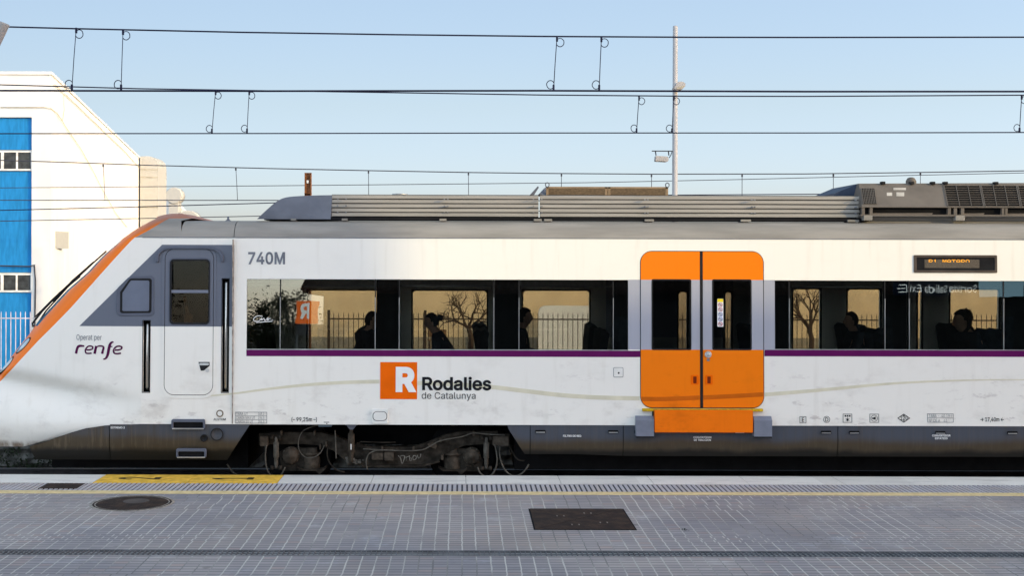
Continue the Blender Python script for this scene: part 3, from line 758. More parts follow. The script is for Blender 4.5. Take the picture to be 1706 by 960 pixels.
# passenger door: frame, two leaves
dfr = plate('passenger_door_frame', [rr(1066.8, 417.2, 1273.3, 679.5, 20, 8), rr(1076, 426, 1264, 671, 12, 8)], M['rubber'], train, .003, .012)
def leaf(outer, win, proudness=.008):
    lf = plate('door_leaf', [outer, rr(*win, 2, 3)], M['door'], train, proudness, .03, .001)
    g_ = plate('window', [rr(win[0]-1.2, win[1]-1.2, win[2]+1.2, win[3]+1.2, 3, 3), rr(win[0]+1.2, win[1]+1.2, win[2]-1.2, win[3]-1.2, 2, 3)], M['rubber'], lf, proudness+.002, .006)
    plate('pane', [rr(win[0]+1, win[1]+1, win[2]-1, win[3]-1, 1.5, 3)], M['doorglass'], g_, proudness-.004, .006)
    return lf
def half_rr(x0, y0, x1, y1, r, left):
    pts = rr(x0, y0, x1, y1, r, 8)
    xm = (x0+x1)/2
    return [((p if p[0] <= xm else (x1, p[1])) if left else (p if p[0] >= xm else (x0, p[1]))) for p in pts] if False else \
        ([(x1, y0), (x1, y1)] + [p for p in pts[27:36]][::-1][:0] + [(x0+r-r*math.sin(R(a)), y1-r+r*math.cos(R(a))) for a in range(0, 91, 10)] + [(x0+r-r*math.cos(R(a)), y0+r-r*math.sin(R(a))) for a in range(0, 91, 10)] if left else
         [(x0, y1), (x0, y0)] + [(x1-r+r*math.sin(R(a)), y0+r-r*math.cos(R(a))) for a in range(0, 91, 10)] + [(x1-r+r*math.cos(R(a)), y1-r+r*math.sin(R(a))) for a in range(0, 91, 10)])
l1 = leaf(half_rr(1068, 418.5, 1166.5, 678, 18, True), (1087, 465.5, 1151, 581.5)); l2 = leaf(half_rr(1171.5, 418.5, 1272, 678, 18, False), (1188, 465.5, 1251.5, 581.5))
plate('door_seal', [[(1166.8, 419), (1171.2, 419), (1171.2, 678), (1166.8, 678)]], M['rubber'], train, .012, .03, .003)
for lf, px in ((l1, 1157.5), (l2, 1181)):
    hp = plate('handle', [rr(px-6.5, 624, px+6.5, 640, 2, 3)], M['orangeink'], lf, .013, .008, .002); plate('slot', [rr(px-2.5, 626.5, px+3, 638, .8, 2)], mat('handle_shadow_slot', (.16, .02, .004), .6), hp, .0145, .003)
b_ = MB(); zc = tz(590); yy = Ys(zc); b_.lathe((tx(1180), yy-.005, zc), (0, -1, 0), [(0, .052), (.014, .05), (.018, .040), (.012, .034), (.012, .028), (.020, .024), (.020, .002)], 24)
bt = b_.build('door_button', M['alu'], l2)
plate('button_mark', [rr(1177.5, 596.5, 1182.5, 601, 1, 2)], M['fadeink'], l2, .0105, .002)
stk = plate('warning_sticker', [rr(1195.5, 497, 1205.5, 543.5, 1, 2)], M['whiteink'], l2, .008, .003)
plate('yellow_heading', [[(1195.7, 497.2), (1205.3, 497.2), (1205.3, 502.5), (1195.7, 502.5)]], mat('yellow_vinyl', (.75, .6, .02), .5), stk, .0088, .0015)
pic = []
for k in range(5):
    cy_ = 507 + k*8; pic.append([(1200.5+3.6*math.cos(R(a)), cy_+3.4*math.sin(R(a))) for a in range(0, 360, 20)]); pic.append([(1200.5+2.5*math.cos(R(a)), cy_+2.4*math.sin(R(a))) for a in range(0, 360, 20)])
redv, bluev = mat('red_vinyl', (.45, .02, .05), .5), mat('blue_vinyl', (.02, .06, .35), .5)
for k in range(5):
    plate('pictogram', pic[2*k:2*k+2], bluev if k in (2, 3) else redv, stk, .0092, .0015); plate('pictogram_glyph', [ribbon([(1198.5, 505+k*8), (1202.5, 509+k*8)], 1.2)], M['ink'], stk, .0092, .0015)
# step and its housings
b_ = MB(); zt_, zb_ = tz(681.5), tz(718)
b_.box((tx(1089), Ys(zb_)-.115, zb_), (tx(1251.5), Ys(zb_)+.05, zt_), .006); stp = b_.build('step_board', M['orange'], train)
b_ = MB(); b_.box((tx(1070), Ys(tz(684))-.05, tz(684)), (tx(1088.5), Ys(tz(684))+.02, tz(679.6)), .003); b_.box((tx(1252), Ys(tz(684))-.05, tz(684)), (tx(1270), Ys(tz(684))+.02, tz(679.6)), .003); b_.box((tx(1088.6), Ys(tz(681))-.06, tz(681.2)), (tx(1251.9), Ys(tz(681))+.02, tz(679.9))); b_.build('yellow_edge', M['yellow'], stp)
for a, b in ((1058.5, 1088), (1253.5, 1283.5)):
    za, zb2 = tz(692), tz(724.5)
    b_ = MB(); y_ = Ys(za)
    b_.prism([(tx(a), y_+.03, za), (tx(a), y_-.06, za), (tx(a), y_-.11, tz(698)), (tx(a), y_-.11, zb2), (tx(a), y_+.03, zb2)], (tx(b)-tx(a), 0, 0)); ho = b_.build('step_housing', M['greypart'], train)
    b_ = MB(); b_.box((tx(a)+.003, y_-.108, tz(723.8)), (tx(b)-.003, y_-.06, tz(727))); b_.build('rubber_foot', M['rubber'], ho)
b_ = MB(); b_.box((tx(1086.5), D-.05, tz(692)), (tx(1089), D+.02, tz(683))); b_.box((tx(1251.5), D-.05, tz(692)), (tx(1254), D+.02, tz(683))); build_each(b_, 'step_hinge', M['rubber'], train)

# lettering and marks
lettering('fleet_number', [('740M', 411.5, 440.5, 18.8, .022, 0, .86, 'LEFT', 1.02)], M['greyink'], train)
def flank(x): return .16*max(0, (236-(x*112+CX))/236)**2
cap_ = lettering('operator_caption', [('Operat per', 126, 568.5, 9.0, 0, 0, .70, 'LEFT')], M['greyink'], train)
for v in cap_.data.vertices: v.co.y += flank(v.co.x)
# flowing operator wordmark: drawn strokes
def stroke(pts, wd): return ribbon(smooth(pts, 8), wd)
def taper(a, b): return lambda u: a+(b-a)*u
wm = [stroke([(126.0, 591.5), (128.2, 582), (131.5, 578.8), (137, 578.6), (140, 579.0)], lambda u: 4.2 if u < .5 else 4.2-4.6*(u-.5)*.9),
      stroke([(143.5, 585.0), (149, 585.0), (153.5, 583.4), (154.2, 580.2), (150, 578.6), (145.5, 580.0), (142.0, 585), (142.8, 590.0), (147.0, 591.0), (152.5, 590.4)], 2.6),
      stroke([(157.5, 591.5), (160.2, 578.5)], 4.2), stroke([(159.5, 580.5), (165, 578.6), (170.5, 578.9), (172.6, 581.0), (171.8, 585), (170.2, 591.5)], lambda u: 2.0+2.2*u),
      stroke([(172.0, 600.5), (176.0, 599.4), (179.4, 594), (181.6, 583), (183.6, 575.5), (186.6, 572.2), (189.5, 572.0)], lambda u: 1.6+3.2*math.sin(math.pi*u)),
      stroke([(182, 579.7), (187.5, 579.3)], 2.0),
      stroke([(190.5, 585.0), (197, 585.0), (202.0, 583.4), (203.2, 580.2), (199, 578.6), (193.5, 580.0), (189.6, 585), (190.6, 590.0), (195.5, 591.2), (202.0, 590.2)], 2.8)]
b0 = bmesh.new()
for o_ in wm:
    me = curve_mesh([[(tx(a), tz(b)) for a, b in o_]], .002); to_side(me, .0035, .002); b0.from_mesh(me); bpy.data.meshes.remove(me)
for v in b0.verts: v.co.y += flank(v.co.x)          # the flank curves in slightly here
me = bpy.data.meshes.new('operator_wordmark'); b0.to_mesh(me); b0.free(); link('operator_wordmark', me, M['purpleink'], train)
lg = plate('route_logo', [[(634, 604), (695.5, 604), (695.5, 665.5), (634, 665.5)]], M['orangeink'], train, .0035, .003)
lettering('logo_letter', [('R', 659, 650.5, 35.5, .048, 0, 1.0, 'LEFT')], M['whiteink'], lg, .0085)
lettering('route_name', [('Rodalies', 702.5, 649.5, 20, .026, 0, 1.06, 'LEFT')], M['ink'], train)
lettering('route_caption', [('de Catalunya', 702.5, 664.8, 11, 0, 0, .98, 'LEFT')], M['ink'], train)
sw_l = smooth([(290, 663.5), (340, 661.5), (390, 657), (430, 651.5), (470, 646.5), (520, 641.5), (580, 637.8), (633, 636.5)], 6)
plate('swoosh_stripe', [ribbon(sw_l, lambda u: 1.4+5*u)], M['beige'], train, .0025, .002)
plate('swoosh_stripe', [ribbon(smooth([(696, 638.5), (760, 641), (820, 645), (880, 652), (940, 658.5), (1000, 662), (1066, 663.2)], 6), 7)], M['beige'], train, .0025, .002)
plate('swoosh_stripe', [ribbon(smooth([(1274, 656.5), (1340, 651), (1400, 645.5), (1450, 640.5), (1500, 636.5), (1570, 633), (1640, 631), (1720, 630.5)], 6), lambda u: 6.5-5*u)], M['beige'], train, .0025, .002)
plate('swoosh_stripe', [ribbon(smooth([(1069, 664), (1110, 664), (1166, 661.5)], 5), 7)], M['doorbeige'], l1, .0102, .002); plate('swoosh_stripe', [ribbon(smooth([(1172, 661.5), (1220, 659), (1271, 656)], 5), 7)], M['doorbeige'], l2, .0102, .002)
for fr_, pts in (((393, 687.5, 446, 706.5), [(694,), (700.3,)]), ((1544.5, 687, 1588, 702), [(694.5,)])):
    a, b, c, d = fr_
    outs = [[(a, b), (c, b), (c, d), (a, d)], [(a+.8, b+.8), (c-.8, b+.8), (c-.8, d-.8), (a+.8, d-.8)]]
    fr0 = plate('weight_table', outs, M['fadeink'], train, .003, .002)
    b0 = MB()
    for (yy,) in pts: b0.box((tx(a), Ys(tz(yy))-.003, tz(yy)-.003), (tx(c), Ys(tz(yy)), tz(yy)+.003))
    b0.build('ruling', M['fadeink'], fr0)
lettering('weight_lettering', [('TARA UT', 394.5, 692.8, 4.2, .004, 0, .8, 'LEFT'), ('163,1 t', 431, 692.8, 4.2, .004, 0, .62, 'LEFT'), ('CARGA MAX UT', 394.5, 699.2, 4.2, .004, 0, .72, 'LEFT'), ('196,5 t', 431, 699.2, 4.2, .004, 0, .62, 'LEFT'), ('CARGA EX UT', 394.5, 705.5, 4.2, .004, 0, .74, 'LEFT'), ('206,3 t', 431, 705.5, 4.2, .004, 0, .62, 'LEFT'),
    ('TARA -  40,19 t', 1546.5, 693.4, 5, 0, 0, .74, 'LEFT'), ('Nº DE A    63', 1546.5, 701.2, 5, 0, 0, .74, 'LEFT')], M['fadeink'], train, each=True)
lettering('length_lettering', [('(– 99,25m –)', 486, 702.8, 6.6, .012, 0, .80, 'LEFT'), ('→ 17,40m ←', 1632, 699.8, 6.6, .014, 0, .72, 'LEFT'), ('120', 1505.5, 698, 7, .01, 0, .72, 'CENTER'), ('E', 1337.6, 701.2, 6.5, .01, 0, .9, 'CENTER'), ('D', 1377, 700.8, 6.5, .01, 0, .9, 'CENTER'), ('ALSTOM', 367.5, 701.5, 3.6, .01, 0, 1.0, 'CENTER')], M['ink'], train, each=True)
def circ(x, y, r, n=20): return [(x+r*math.cos(2*math.pi*k/n), y+r*math.sin(2*math.pi*k/n)) for k in range(n)]
icons = [[(1332, 692.5), (1343, 692.5), (1343, 703.5), (1332, 703.5)], [(1332.7, 693.2), (1342.3, 693.2), (1342.3, 702.8), (1332.7, 702.8)], circ(1377, 697.5, 5.6), circ(1377, 697.5, 4.9),
    [(1404, 688), (1419.3, 688), (1419.3, 702.5), (1404, 702.5)], [(1404.7, 688.7), (1418.6, 688.7), (1418.6, 701.8), (1404.7, 701.8)], [(1448.5, 688), (1464, 688), (1464, 702.5), (1448.5, 702.5)], [(1449.2, 688.7), (1463.3, 688.7), (1463.3, 701.8), (1449.2, 701.8)], circ(1456.2, 695.3, 5.6), circ(1456.2, 695.3, 4.9),
    [(1494.5, 695), (1505.3, 687.6), (1516, 695), (1505.3, 702.4)], [(1496.4, 695), (1505.3, 688.9), (1514.1, 695), (1505.3, 701.1)], [(1453, 694), (1455, 694), (1458.5, 692.4), (1458.5, 698), (1455, 696.6), (1453, 696.6)],
    [(1407, 690), (1409.5, 690), (1409.5, 692.8), (1407, 692.8)], [(1410.7, 690), (1413, 690), (1413, 692.8), (1410.7, 692.8)], [(1414.2, 690), (1416.6, 690), (1416.6, 692.8), (1414.2, 692.8)], [(1411, 694.5), (1412.5, 694.5), (1412.5, 700.5), (1411, 700.5)], ribbon([(1408.8, 696), (1414.8, 699.4)], 1), ribbon([(1408.8, 699.4), (1414.8, 696)], 1), [(1503, 690.9), (1505.3, 689.4), (1507.6, 690.9)], [(1503, 699.1), (1507.6, 699.1), (1505.3, 700.6)]]
for lo_, hi_ in ((1325, 1350), (1370, 1385), (1400, 1425), (1440, 1470), (1490, 1520)): plate('service_pictogram', [o_ for o_ in icons if lo_ < o_[0][0] < hi_], M['ink'], train, .003, .002)
lettering('skirt_lettering', [('FILTRO DE RED', 953.5, 727.2, 3.0, .02, 0, 1.0, 'CENTER'), ('CONVERTIDOR', 1170, 729, 3.0, .01, 0, 1.0, 'CENTER'), ('DE TRACCION', 1170, 733.4, 3.0, .01, 0, 1.0, 'CENTER'), ('CONVERTIDOR', 1567, 725, 3.0, .02, 0, 1.0, 'CENTER'), ('ESTATICO', 1567, 729.6, 3.0, .02, 0, 1.0, 'CENTER'), ('EXTREMO 2', 186.5, 715.3, 3.0, .02, 0, 1.0, 'LEFT')], M['whiteink'], train, .014, each=True)
wsc = [stroke([(437.5, 528.5), (430, 527.5), (424, 530.5), (422.5, 534.5), (426, 536.8), (432, 535.5), (436, 531.5), (435.5, 535.5), (439.5, 531.5), (441.5, 535.5), (446.5, 530.5), (446, 535), (450, 531.5), (451, 535.5), (455, 534)], 1.0), stroke([(427, 538.6), (440, 537.4), (453.5, 536.6)], 1.1)]
b0 = bmesh.new()
for o_ in wsc:
    me = curve_mesh([[(tx(a), tz(b)) for a, b in o_]], .002); to_side(me, .001, .002); b0.from_mesh(me); bpy.data.meshes.remove(me)
me = bpy.data.meshes.new('window_script'); b0.to_mesh(me); b0.free(); link('window_script', me, M['whiteink'], train)

# hatches and fittings on the side
ha = plate('filler_hatch', [rr(620.5, 682, 647.5, 706.5, 2.5, 4)], M['dirtwhite'], train, .03, .03, .006); plate('flap', [rr(623, 686.5, 645, 700.5, 6, 5)], M['dirtwhite'], ha, .036, .012, .003); plate('flap_gap', [rr(622, 685.7, 646, 701.3, 6.6, 5)], M['rubber'], ha, .0305, .002)
sp = plate('socket_cover', [rr(1023, 612.5, 1038, 627.5, 1.5, 3), ], M['dirtwhite'], train, .008, .008, .002); plate('gasket', [rr(1022.2, 611.7, 1038.8, 628.3, 2, 3)], M['greyink'], sp, .004, .004); plate('keyhole', [circ(1031, 621, 1.6, 12)], M['rubber'], sp, .0095, .002)
em = plate('maker_emblem', [circ(367.5, 690, 6), circ(367.5, 690, 4.2)], mat('bronze_ring', (.16, .12, .08), .5, .3), train, .008, .006, .001); plate('lens', [circ(367.5, 690, 4.2)], M['dirtwhite'], em, .006, .004)
plate('bracket_label', [[(427+25, 703.9), (546, 703.9), (546, 705.4), (452, 705.4)]][:0] or [[(540.5, 703.7), (549.5, 703.7), (549.5, 704.7), (540.5, 704.7)], [(544, 707), (547, 707), (545.5, 705.3)]], M['ink'], train, .003, .002)
# destination display
dd = plate('destination_display', [rr(1523.5, 423, 1662.5, 452.5, 1.5, 2), rr(1528, 427, 1658.5, 448.5, 1, 2)], mat('display_frame', (.085, .07, .062), .45, .3), train, .014, .02, .003)
plate('screen', [rr(1527, 426, 1659.5, 449.5, 1, 2)], mat('display_glass', (.018, .018, .02), .15), dd, .005, .006); plate('led_panel', [rr(1541.5, 430.5, 1633, 444.5, .5, 2)], mat('led_matrix', (.10, .085, .07), .4, var=.5, scale=160), dd, .0065, .003)
FONT5 = dict(R='11110 10001 10001 11110', M='10001 11011 10101 10101', A='01110 10001 10001 11111', T='11111 00100 00100 00100', O='01110 10001 10001 10001')
FONT5['1'] = '00100 01100 00100 00100'; FONT5[' '] = '00000 00000 00000 00000'
b_ = MB(); pxs = 1549.0
for ch in 'R1 MATARO':
    for j, rw in enumerate(FONT5[ch].split()):
        for i, c in enumerate(rw):
            if c == '1':
                x_, z_ = tx(pxs+i*1.28), tz(431+j*1.12); b_.box((x_-.0056, Ys(z_)-.0105, z_-.0046), (x_+.0056, Ys(z_)-.0070, z_+.0046))
    pxs += 7.7
b_.build('led_text', M['led'], dd)

# skirts
def skirt_piece(name, top, bot, cols, parent=train):
    """top, bot: functions px -> py ; bellied inwards at the foot"""
    mb = MB(); rows = []
    for j in range(9):
        u = j/8; row = []
        for px in cols:
            py = top(px)+(bot(px)-top(px))*u; z = tz(py); row.append((tx(px), Ys(z)+.012+.22*max(0, (.50-z)/.3)**1.8*.35, z))
        rows.append(row)
    mb.grid(rows); mb.grid([[(x_, y_+.03, z_) for x_, y_, z_ in r] for r in rows]); 
    return mb.build(name, M['skirt'], parent, normals=True)
LT = [(50, 746), (77, 738), (113, 725), (147, 715), (180, 710.5), (236, 708.7), (420, 708.7)]
def lbot(px): return 769 if px > 58 else 746+(px-50)*2.9
cols = [50, 53, 58, 66, 77, 95, 113, 130, 147, 165, 183]
s1 = skirt_piece('cab_skirt', lambda p: interp(LT, p)+.4, lbot, cols)
mb = MB(); rows = []
for j in range(9):
    u = j/8; row = []
    for k in range(9):
        py = 708.8+(769-708.8)*u; xr_ = 417 - (417-378)*max(0, (py-709)/(769-709)); px = 184.4+(xr_-184.4)*k/8; z = tz(py); row.append((tx(px), Ys(z)+.010+.22*max(0, (.50-z)/.3)**1.8*.35, z))
    rows.append(row)
mb.grid(rows); mb.grid([[(x_, y_+.03, z_) for x_, y_, z_ in r] for r in rows]); s2 = mb.build('cab_skirt', M['skirt'], train)
def step_recess(x0_, y0_, x1_, y1_, par, name='foot_step'):
    fr_ = plate(name, [rr(x0_, y0_, x1_, y1_, 3, 4), rr(x0_+3.2, y0_+5, x1_-3.2, y1_-2, 1.5, 3)], M['cabgrey'], par, .035, .05, .006)
    plate('opening', [rr(x0_+1, y0_+3, x1_-1, y1_-1, 2, 3)], M['black'], fr_, .006, .004); b0 = MB(); z_ = tz(y1_-1.5); b0.box((tx(x0_+2), Ys(z_)-.045, z_-.012), (tx(x1_-2), Ys(z_), z_+.004)); b0.build('tread', M['steel'], fr_); return fr_
step_recess(287.5, 699.5, 343.5, 716, s2); 
fs = step_recess(296, 748, 346, 763.5, s2)
for cx_, cy_, r_, m_ in ((341.5, 731, 6.2, 'rubber'), (363, 724.5, 10, 'rubber')):
    b_ = MB(); z_ = tz(cy_); b_.lathe((tx(cx_), Ys(z_)+.012, z_), (0, -1, 0), [(0, r_/112), (.02, r_/112), (.022, r_/112-.014), (.006, r_/112-.018), (.008, .002)], 24); b_.build('socket', M['rubber'] if r_ < 8 else M['skirt'], s2)
plate('socket_ring', [circ(363, 724.5, 10.6, 28), circ(363, 724.5, 9, 28)], M['rubber'], s2, .016, .006)
def rb2(px): return 757 if px < 1030 else 760
edges_ = [846, 884, 1039, 1396, 1706, 1960, XR]
for a, b in zip(edges_, edges_[1:]):
    if a == 846:
        mb = MB(); rows = []
        for j in range(9):
            py = 709+(757-709)*j/8; xl_ = 846+29*max(0, (py-712)/45); row = []
            for k in range(5):
                px = xl_+(883.4-xl_)*k/4; z = tz(py); row.append((tx(px), Ys(z)+.010+.22*max(0, (.50-z)/.3)**1.8*.35, z))
            rows.append(row)
        mb.grid(rows); mb.grid([[(x_, y_+.03, z_) for x_, y_, z_ in r] for r in rows]); mb.build('side_skirt', M['skirt'], train)
    else:
        sk = skirt_piece('side_skirt', lambda p: 708.8, rb2, [a+.6, (a+b)/2, b-.6])
        for hx in ((a+17, b-17) if b-a < 200 else (a+27, b-20, (a+b)/2+15)):
            if hx > 1900: continue
            h_ = plate('latch', [rr(hx-8.5, 716.3, hx+8.5, 721.3, 1, 2)], M['black'], sk, .004, .012, .001); plate('latch_lip', [[(hx-7.5, 719.2), (hx+7.5, 719.2), (hx+7.5, 720.6), (hx-7.5, 720.6)]], M['alu'], h_, .007, .003)
# underframe core
b_ = MB(); b_.box((tx(60), D+.75, -.05), (tx(400), 2*TC-D-.6, .72)); b_.box((tx(860), D+.45, -.02), (tx(XR), 2*TC-D-.4, .72)); b_.box((tx(390), D+1.2, .25), (tx(880), 2*TC-D-.9, .72)); b_.build('underframe', M['black'], train)
b_ = MB(); b_.box((tx(236), D+.06, .935), (tx(XR), 2*TC-D-.06, .97)); b_.box((tx(236), D+.052, ZB), (tx(XR), D+.09, .935)); b_.build('floor', M['inlight'], train)
b_ = MB(); b_.box((tx(236), 2*TC-D-.05, ZB), (tx(398), 2*TC-D, ZT)); b_.build('cab_far_side', M['body'], train)

#SECTION_INTERIOR
# ------------------------------------------------------------------ interior and far side
YF = 2*TC-D-.05
def fxp(px): return (px-CX)*YF/F
def fzp(py): return H+(CY-py)*YF/F
FW = [(513, 485, 651, 592), (688, 485, 811, 592), (872, 484.5, 982, 592), (1131, 486, 1145, 592), (1209, 486, 1219, 592), (1322, 481, 1367, 592), (1413, 481, 1467, 592), (1530, 481, 1536, 592), (1584, 481, 1665, 592), (1740, 481, 1850, 592), (1910, 481, 2030, 592)]
farw = wall_grid('body_far_side', FW, 398, 2240, M['body'], lambda z: YF+.05-(z-1.84)*.0262, .05, train, 388, 676, (fxp, fzp))
for a, b, c, d in FW:
    inn = rr(a, b, c, d, 5, 4); out = [(a-2.5, b-2.5), (c+2.5, b-2.5), (c+2.5, d+2.5), (a-2.5, d+2.5)]
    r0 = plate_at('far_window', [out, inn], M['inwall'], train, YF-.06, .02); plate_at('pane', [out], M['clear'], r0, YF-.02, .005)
# lining: ceiling, bulkheads, pillars, lower wall
b_ = MB(); b_.box((tx(398), D+.12, 3.05), (tx(XR), YF-.1, 3.08)); b_.box((tx(398), D+.055, 2.93), (tx(XR), D+.13, 3.08)); b_.build('ceiling', M['inwall'], train)
b_ = MB(); b_.box((tx(398), D+.06, .97), (tx(402), YF-.06, 3.05)); b_.box((tx(XR-2), D+.06, .97), (tx(XR), YF-.06, 3.05)); build_each(b_, 'bulkhead', M['inwall'], train)
b_ = MB()
for a, b in ((627, 664), (825, 864), (1023, 1060), (1278, 1316), (1477, 1514), (1675, 1714)): b_.box((tx(a), D+.08, .97), (tx(b), D+.14, 3.04))
build_each(b_, 'window_pillar', M['inwall'], train)
b_ = MB()
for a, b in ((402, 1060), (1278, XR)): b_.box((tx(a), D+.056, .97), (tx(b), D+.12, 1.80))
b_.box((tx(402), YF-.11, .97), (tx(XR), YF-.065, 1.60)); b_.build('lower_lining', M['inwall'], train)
b_ = MB(); 
for px in (1062, 1278): b_.box((tx(px), D+.3, .97), (tx(px)+.04, D+1.05, 2.65))
build_each(b_, 'draught_screen', M['inwall'], train)
# longitudinal pole-free seat pairs, back to back
def seat_mesh(sgn):
    mb = MB(); mb.box((-.22, -.22, .38), (.22, .22, .50), .04)
    for k in range(2):
        pass
    mb.prism([(-.20*sgn, -.22, .46), (-.30*sgn, -.22, 1.10), (-.24*sgn, -.22, 1.16), (-.16*sgn, -.22, 1.12), (-.11*sgn, -.22, .50)], (0, .44, 0))
    mb.box((-.12, -.05, 0), (.02, .05, .38))
    bmesh.ops.recalc_face_normals(mb.bm, faces=mb.bm.faces); me = bpy.data.meshes.new('seat'); mb.bm.to_mesh(me); mb.bm.free(); me.materials.append(M['seat']); return me
SM = {1: seat_mesh(1), -1: seat_mesh(-1)}
SEATS = []
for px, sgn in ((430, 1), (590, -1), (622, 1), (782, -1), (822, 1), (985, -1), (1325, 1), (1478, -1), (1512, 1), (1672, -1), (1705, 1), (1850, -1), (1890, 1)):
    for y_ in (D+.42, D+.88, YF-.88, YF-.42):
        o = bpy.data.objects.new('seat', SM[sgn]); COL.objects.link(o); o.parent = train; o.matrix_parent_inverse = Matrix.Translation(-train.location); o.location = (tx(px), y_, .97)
# glass partition edges and a luggage rack rail seen high up
b_ = MB(); b_.tube([(tx(402), D+.35, 2.78), (tx(1060), D+.35, 2.78)], .014); b_.tube([(tx(1280), D+.35, 2.78), (tx(XR), D+.35, 2.78)], .014); build_each(b_, 'luggage_rail', M['alu'], train)
for px in (1100, 1180, 1240):
    b_ = MB(); b_.tube([(tx(px), TC, .97), (tx(px), TC, 3.05)], .018, 8); b_.build('grab_pole', M['alu'], train)
# driver's cab interior
b_ = MB(); b_.box((tx(236), D+.9, .97), (tx(396), D+.95, 3.3)); b_.box((tx(236), D+.06, 3.2), (tx(396), D+.9, 3.25)); b_.box((tx(262), D+.06, .97), (tx(266), D+.9, 3.2)); b_.box((tx(392), D+.06, .97), (tx(397), D+.9, 3.2)); b_.build('cab_lining', mat('cab_lining', (.035, .025, .018), .8, var=.6, scale=3), train)
b_ = MB(); b_.tube([(tx(300), D+.5, 1.6), (tx(302), D+.5, 2.25), (tx(297), D+.45, 2.6)], .03, 8); b_.box((tx(296), D+.42, 2.1), (tx(310), D+.5, 2.35), .02); b_.build('cab_equipment', M['wood'], train)

# passengers
def person(name_loc, face, lean, label, hood=False, bun=False, cap=False, coat='jacket', scale=1.0):
    """seated figure; face=+1 looks towards +x"""
    X, Y, Z = name_loc; f = face; S = scale
    def q(a, b, c): return (a*f*S, b*S, c*S)
    L = lean
    J = dict(hip=q(0, 0, .10), belly=q(.02+L*.15, 0, .28), chest=q(.01+L*.38, 0, .47), neck=q(.02+L*.60, 0, .60), chin=q(.065+L*.66, 0, .665), head=q(.05+L*.74, 0, .765), crown=q(.035+L*.80, 0, .835))
    def fig(names, extra, rad):
        me = bpy.data.meshes.new('fig'); vs_ = []; idx = {}
        for k, v in {**{n: J[n] for n in names}, **extra}.items(): idx[k] = len(vs_); vs_.append(v)
        es = []
        ch = list(names)
        for a, b in zip(ch, ch[1:]): es.append((idx[a], idx[b]))
        return me, vs_, es, idx
    limbs = {}
    E_ = []
    for s, t in ((1, 'l'), (-1, 'r')):
        limbs['sh'+t] = q(.01+L*.50, .17*s, .53); limbs['el'+t] = q(.06+L*.45, .24*s, .28); limbs['wr'+t] = q(.28+L*.3, .15*s, .24); limbs['ha'+t] = q(.35+L*.3, .12*s, .24)
        limbs['th'+t] = q(.06, .10*s, .08); limbs['kn'+t] = q(.44, .12*s, .10); limbs['an'+t] = q(.46, .12*s, -.32); limbs['to'+t] = q(.60, .12*s, -.38)
        E_ += [('chest', 'sh'+t), ('sh'+t, 'el'+t), ('el'+t, 'wr'+t), ('wr'+t, 'ha'+t), ('hip', 'th'+t), ('th'+t, 'kn'+t), ('kn'+t, 'an'+t), ('an'+t, 'to'+t)]
    RAD = dict(hip=.14, belly=.14, chest=.15, neck=.074, chin=.070, head=.075, crown=.05)
    RL = dict(sh=.07, el=.05, wr=.035, ha=.04, th=.09, kn=.065, an=.045, to=.04)
    def build(nm, nodes, grow, m, par, sub=1):
        allp = {**J, **limbs}; keep = [n for n in allp if n in nodes]; id_ = {n: i for i, n in enumerate(keep)}
        chain = ['hip', 'belly', 'chest', 'neck', 'chin', 'head', 'crown']
        es = [(id_[a], id_[b]) for a, b in list(zip(chain, chain[1:]))+E_ if a in id_ and b in id_]
        me = bpy.data.meshes.new('t'); me.from_pydata([allp[n] for n in keep], es, []); ob = bpy.data.objects.new('t', me); COL.objects.link(ob)
        sk = ob.modifiers.new('s', 'SKIN'); sk.use_smooth_shade = True
        for i, n in enumerate(keep):
            r = (RAD.get(n) or RL[n[:2]])*S*grow; me.skin_vertices[0].data[i].radius = (r, r*(1.25 if n in ('chest', 'belly', 'hip') else 1)); me.skin_vertices[0].data[i].use_root = (i == 0)
        ob.modifiers.new('d', 'SUBSURF').levels = 2
        dg = bpy.context.evaluated_depsgraph_get(); m2 = bpy.data.meshes.new_from_object(ob.evaluated_get(dg)); bpy.data.objects.remove(ob)
        return m2
    root_loc = Vector((X, Y, Z))
    ptop = bpy.data.objects.new('person', None); COL.objects.link(ptop); ptop.location = root_loc; tag(ptop, label, 'person', 'passengers seated in the train')
    hd = Vector(J['head'])
    def add(nm, me, m, par):
        me.materials.append(m); o = bpy.data.objects.new(nm, me); COL.objects.link(o); o.parent = par; return o
    bodym = build('body', list(J)+list(limbs), 1.0, None, None)
    bm = bmesh.new(); bm.from_mesh(bodym); tilt = Matrix.Rotation(f*lean*.9, 4, 'Y')
    def head_shape(v):
        """unit-sphere point -> head point, looking along +x"""
        x, y, z = v; p = Vector((x*.100, y*.077, z*.122))
        if z < -.1: p.x += .012*(-z); p.y *= 1-.22*(-z)                  # jaw
        if x > .2:
            g = lambda y0, z0, sy, sz: math.exp(-((p.y-y0)/sy)**2-((p.z-z0)/sz)**2)
            p.x += .034*g(0, -.022, .013, .020)+.014*g(0, .004, .010, .022)            # nose
            p.x += .007*g(0, .034, .045, .010)-.010*(g(.031, .016, .015, .010)+g(-.031, .016, .015, .010))      # brow, eye sockets
            p.x += .006*(g(.031, .014, .009, .006)+g(-.031, .014, .009, .006))           # eyes
            p.x += .010*g(0, -.058, .020, .005)+.009*g(0, -.070, .020, .005)-.004*g(0, -.064, .024, .003)+.014*g(0, -.098, .022, .014)   # lips, chin
        if abs(y) > .8: p.y += math.copysign(.020, y)*math.exp(-((p.x+.008)/.014)**2-((p.z-.0)/.026)**2)   # ears
        return p
    def place(p): return hd + (tilt @ (Vector((f*p.x, p.y, p.z))*S)) + Vector((f*.012, 0, 0))
    r0 = bmesh.ops.create_icosphere(bm, subdivisions=4, radius=1)
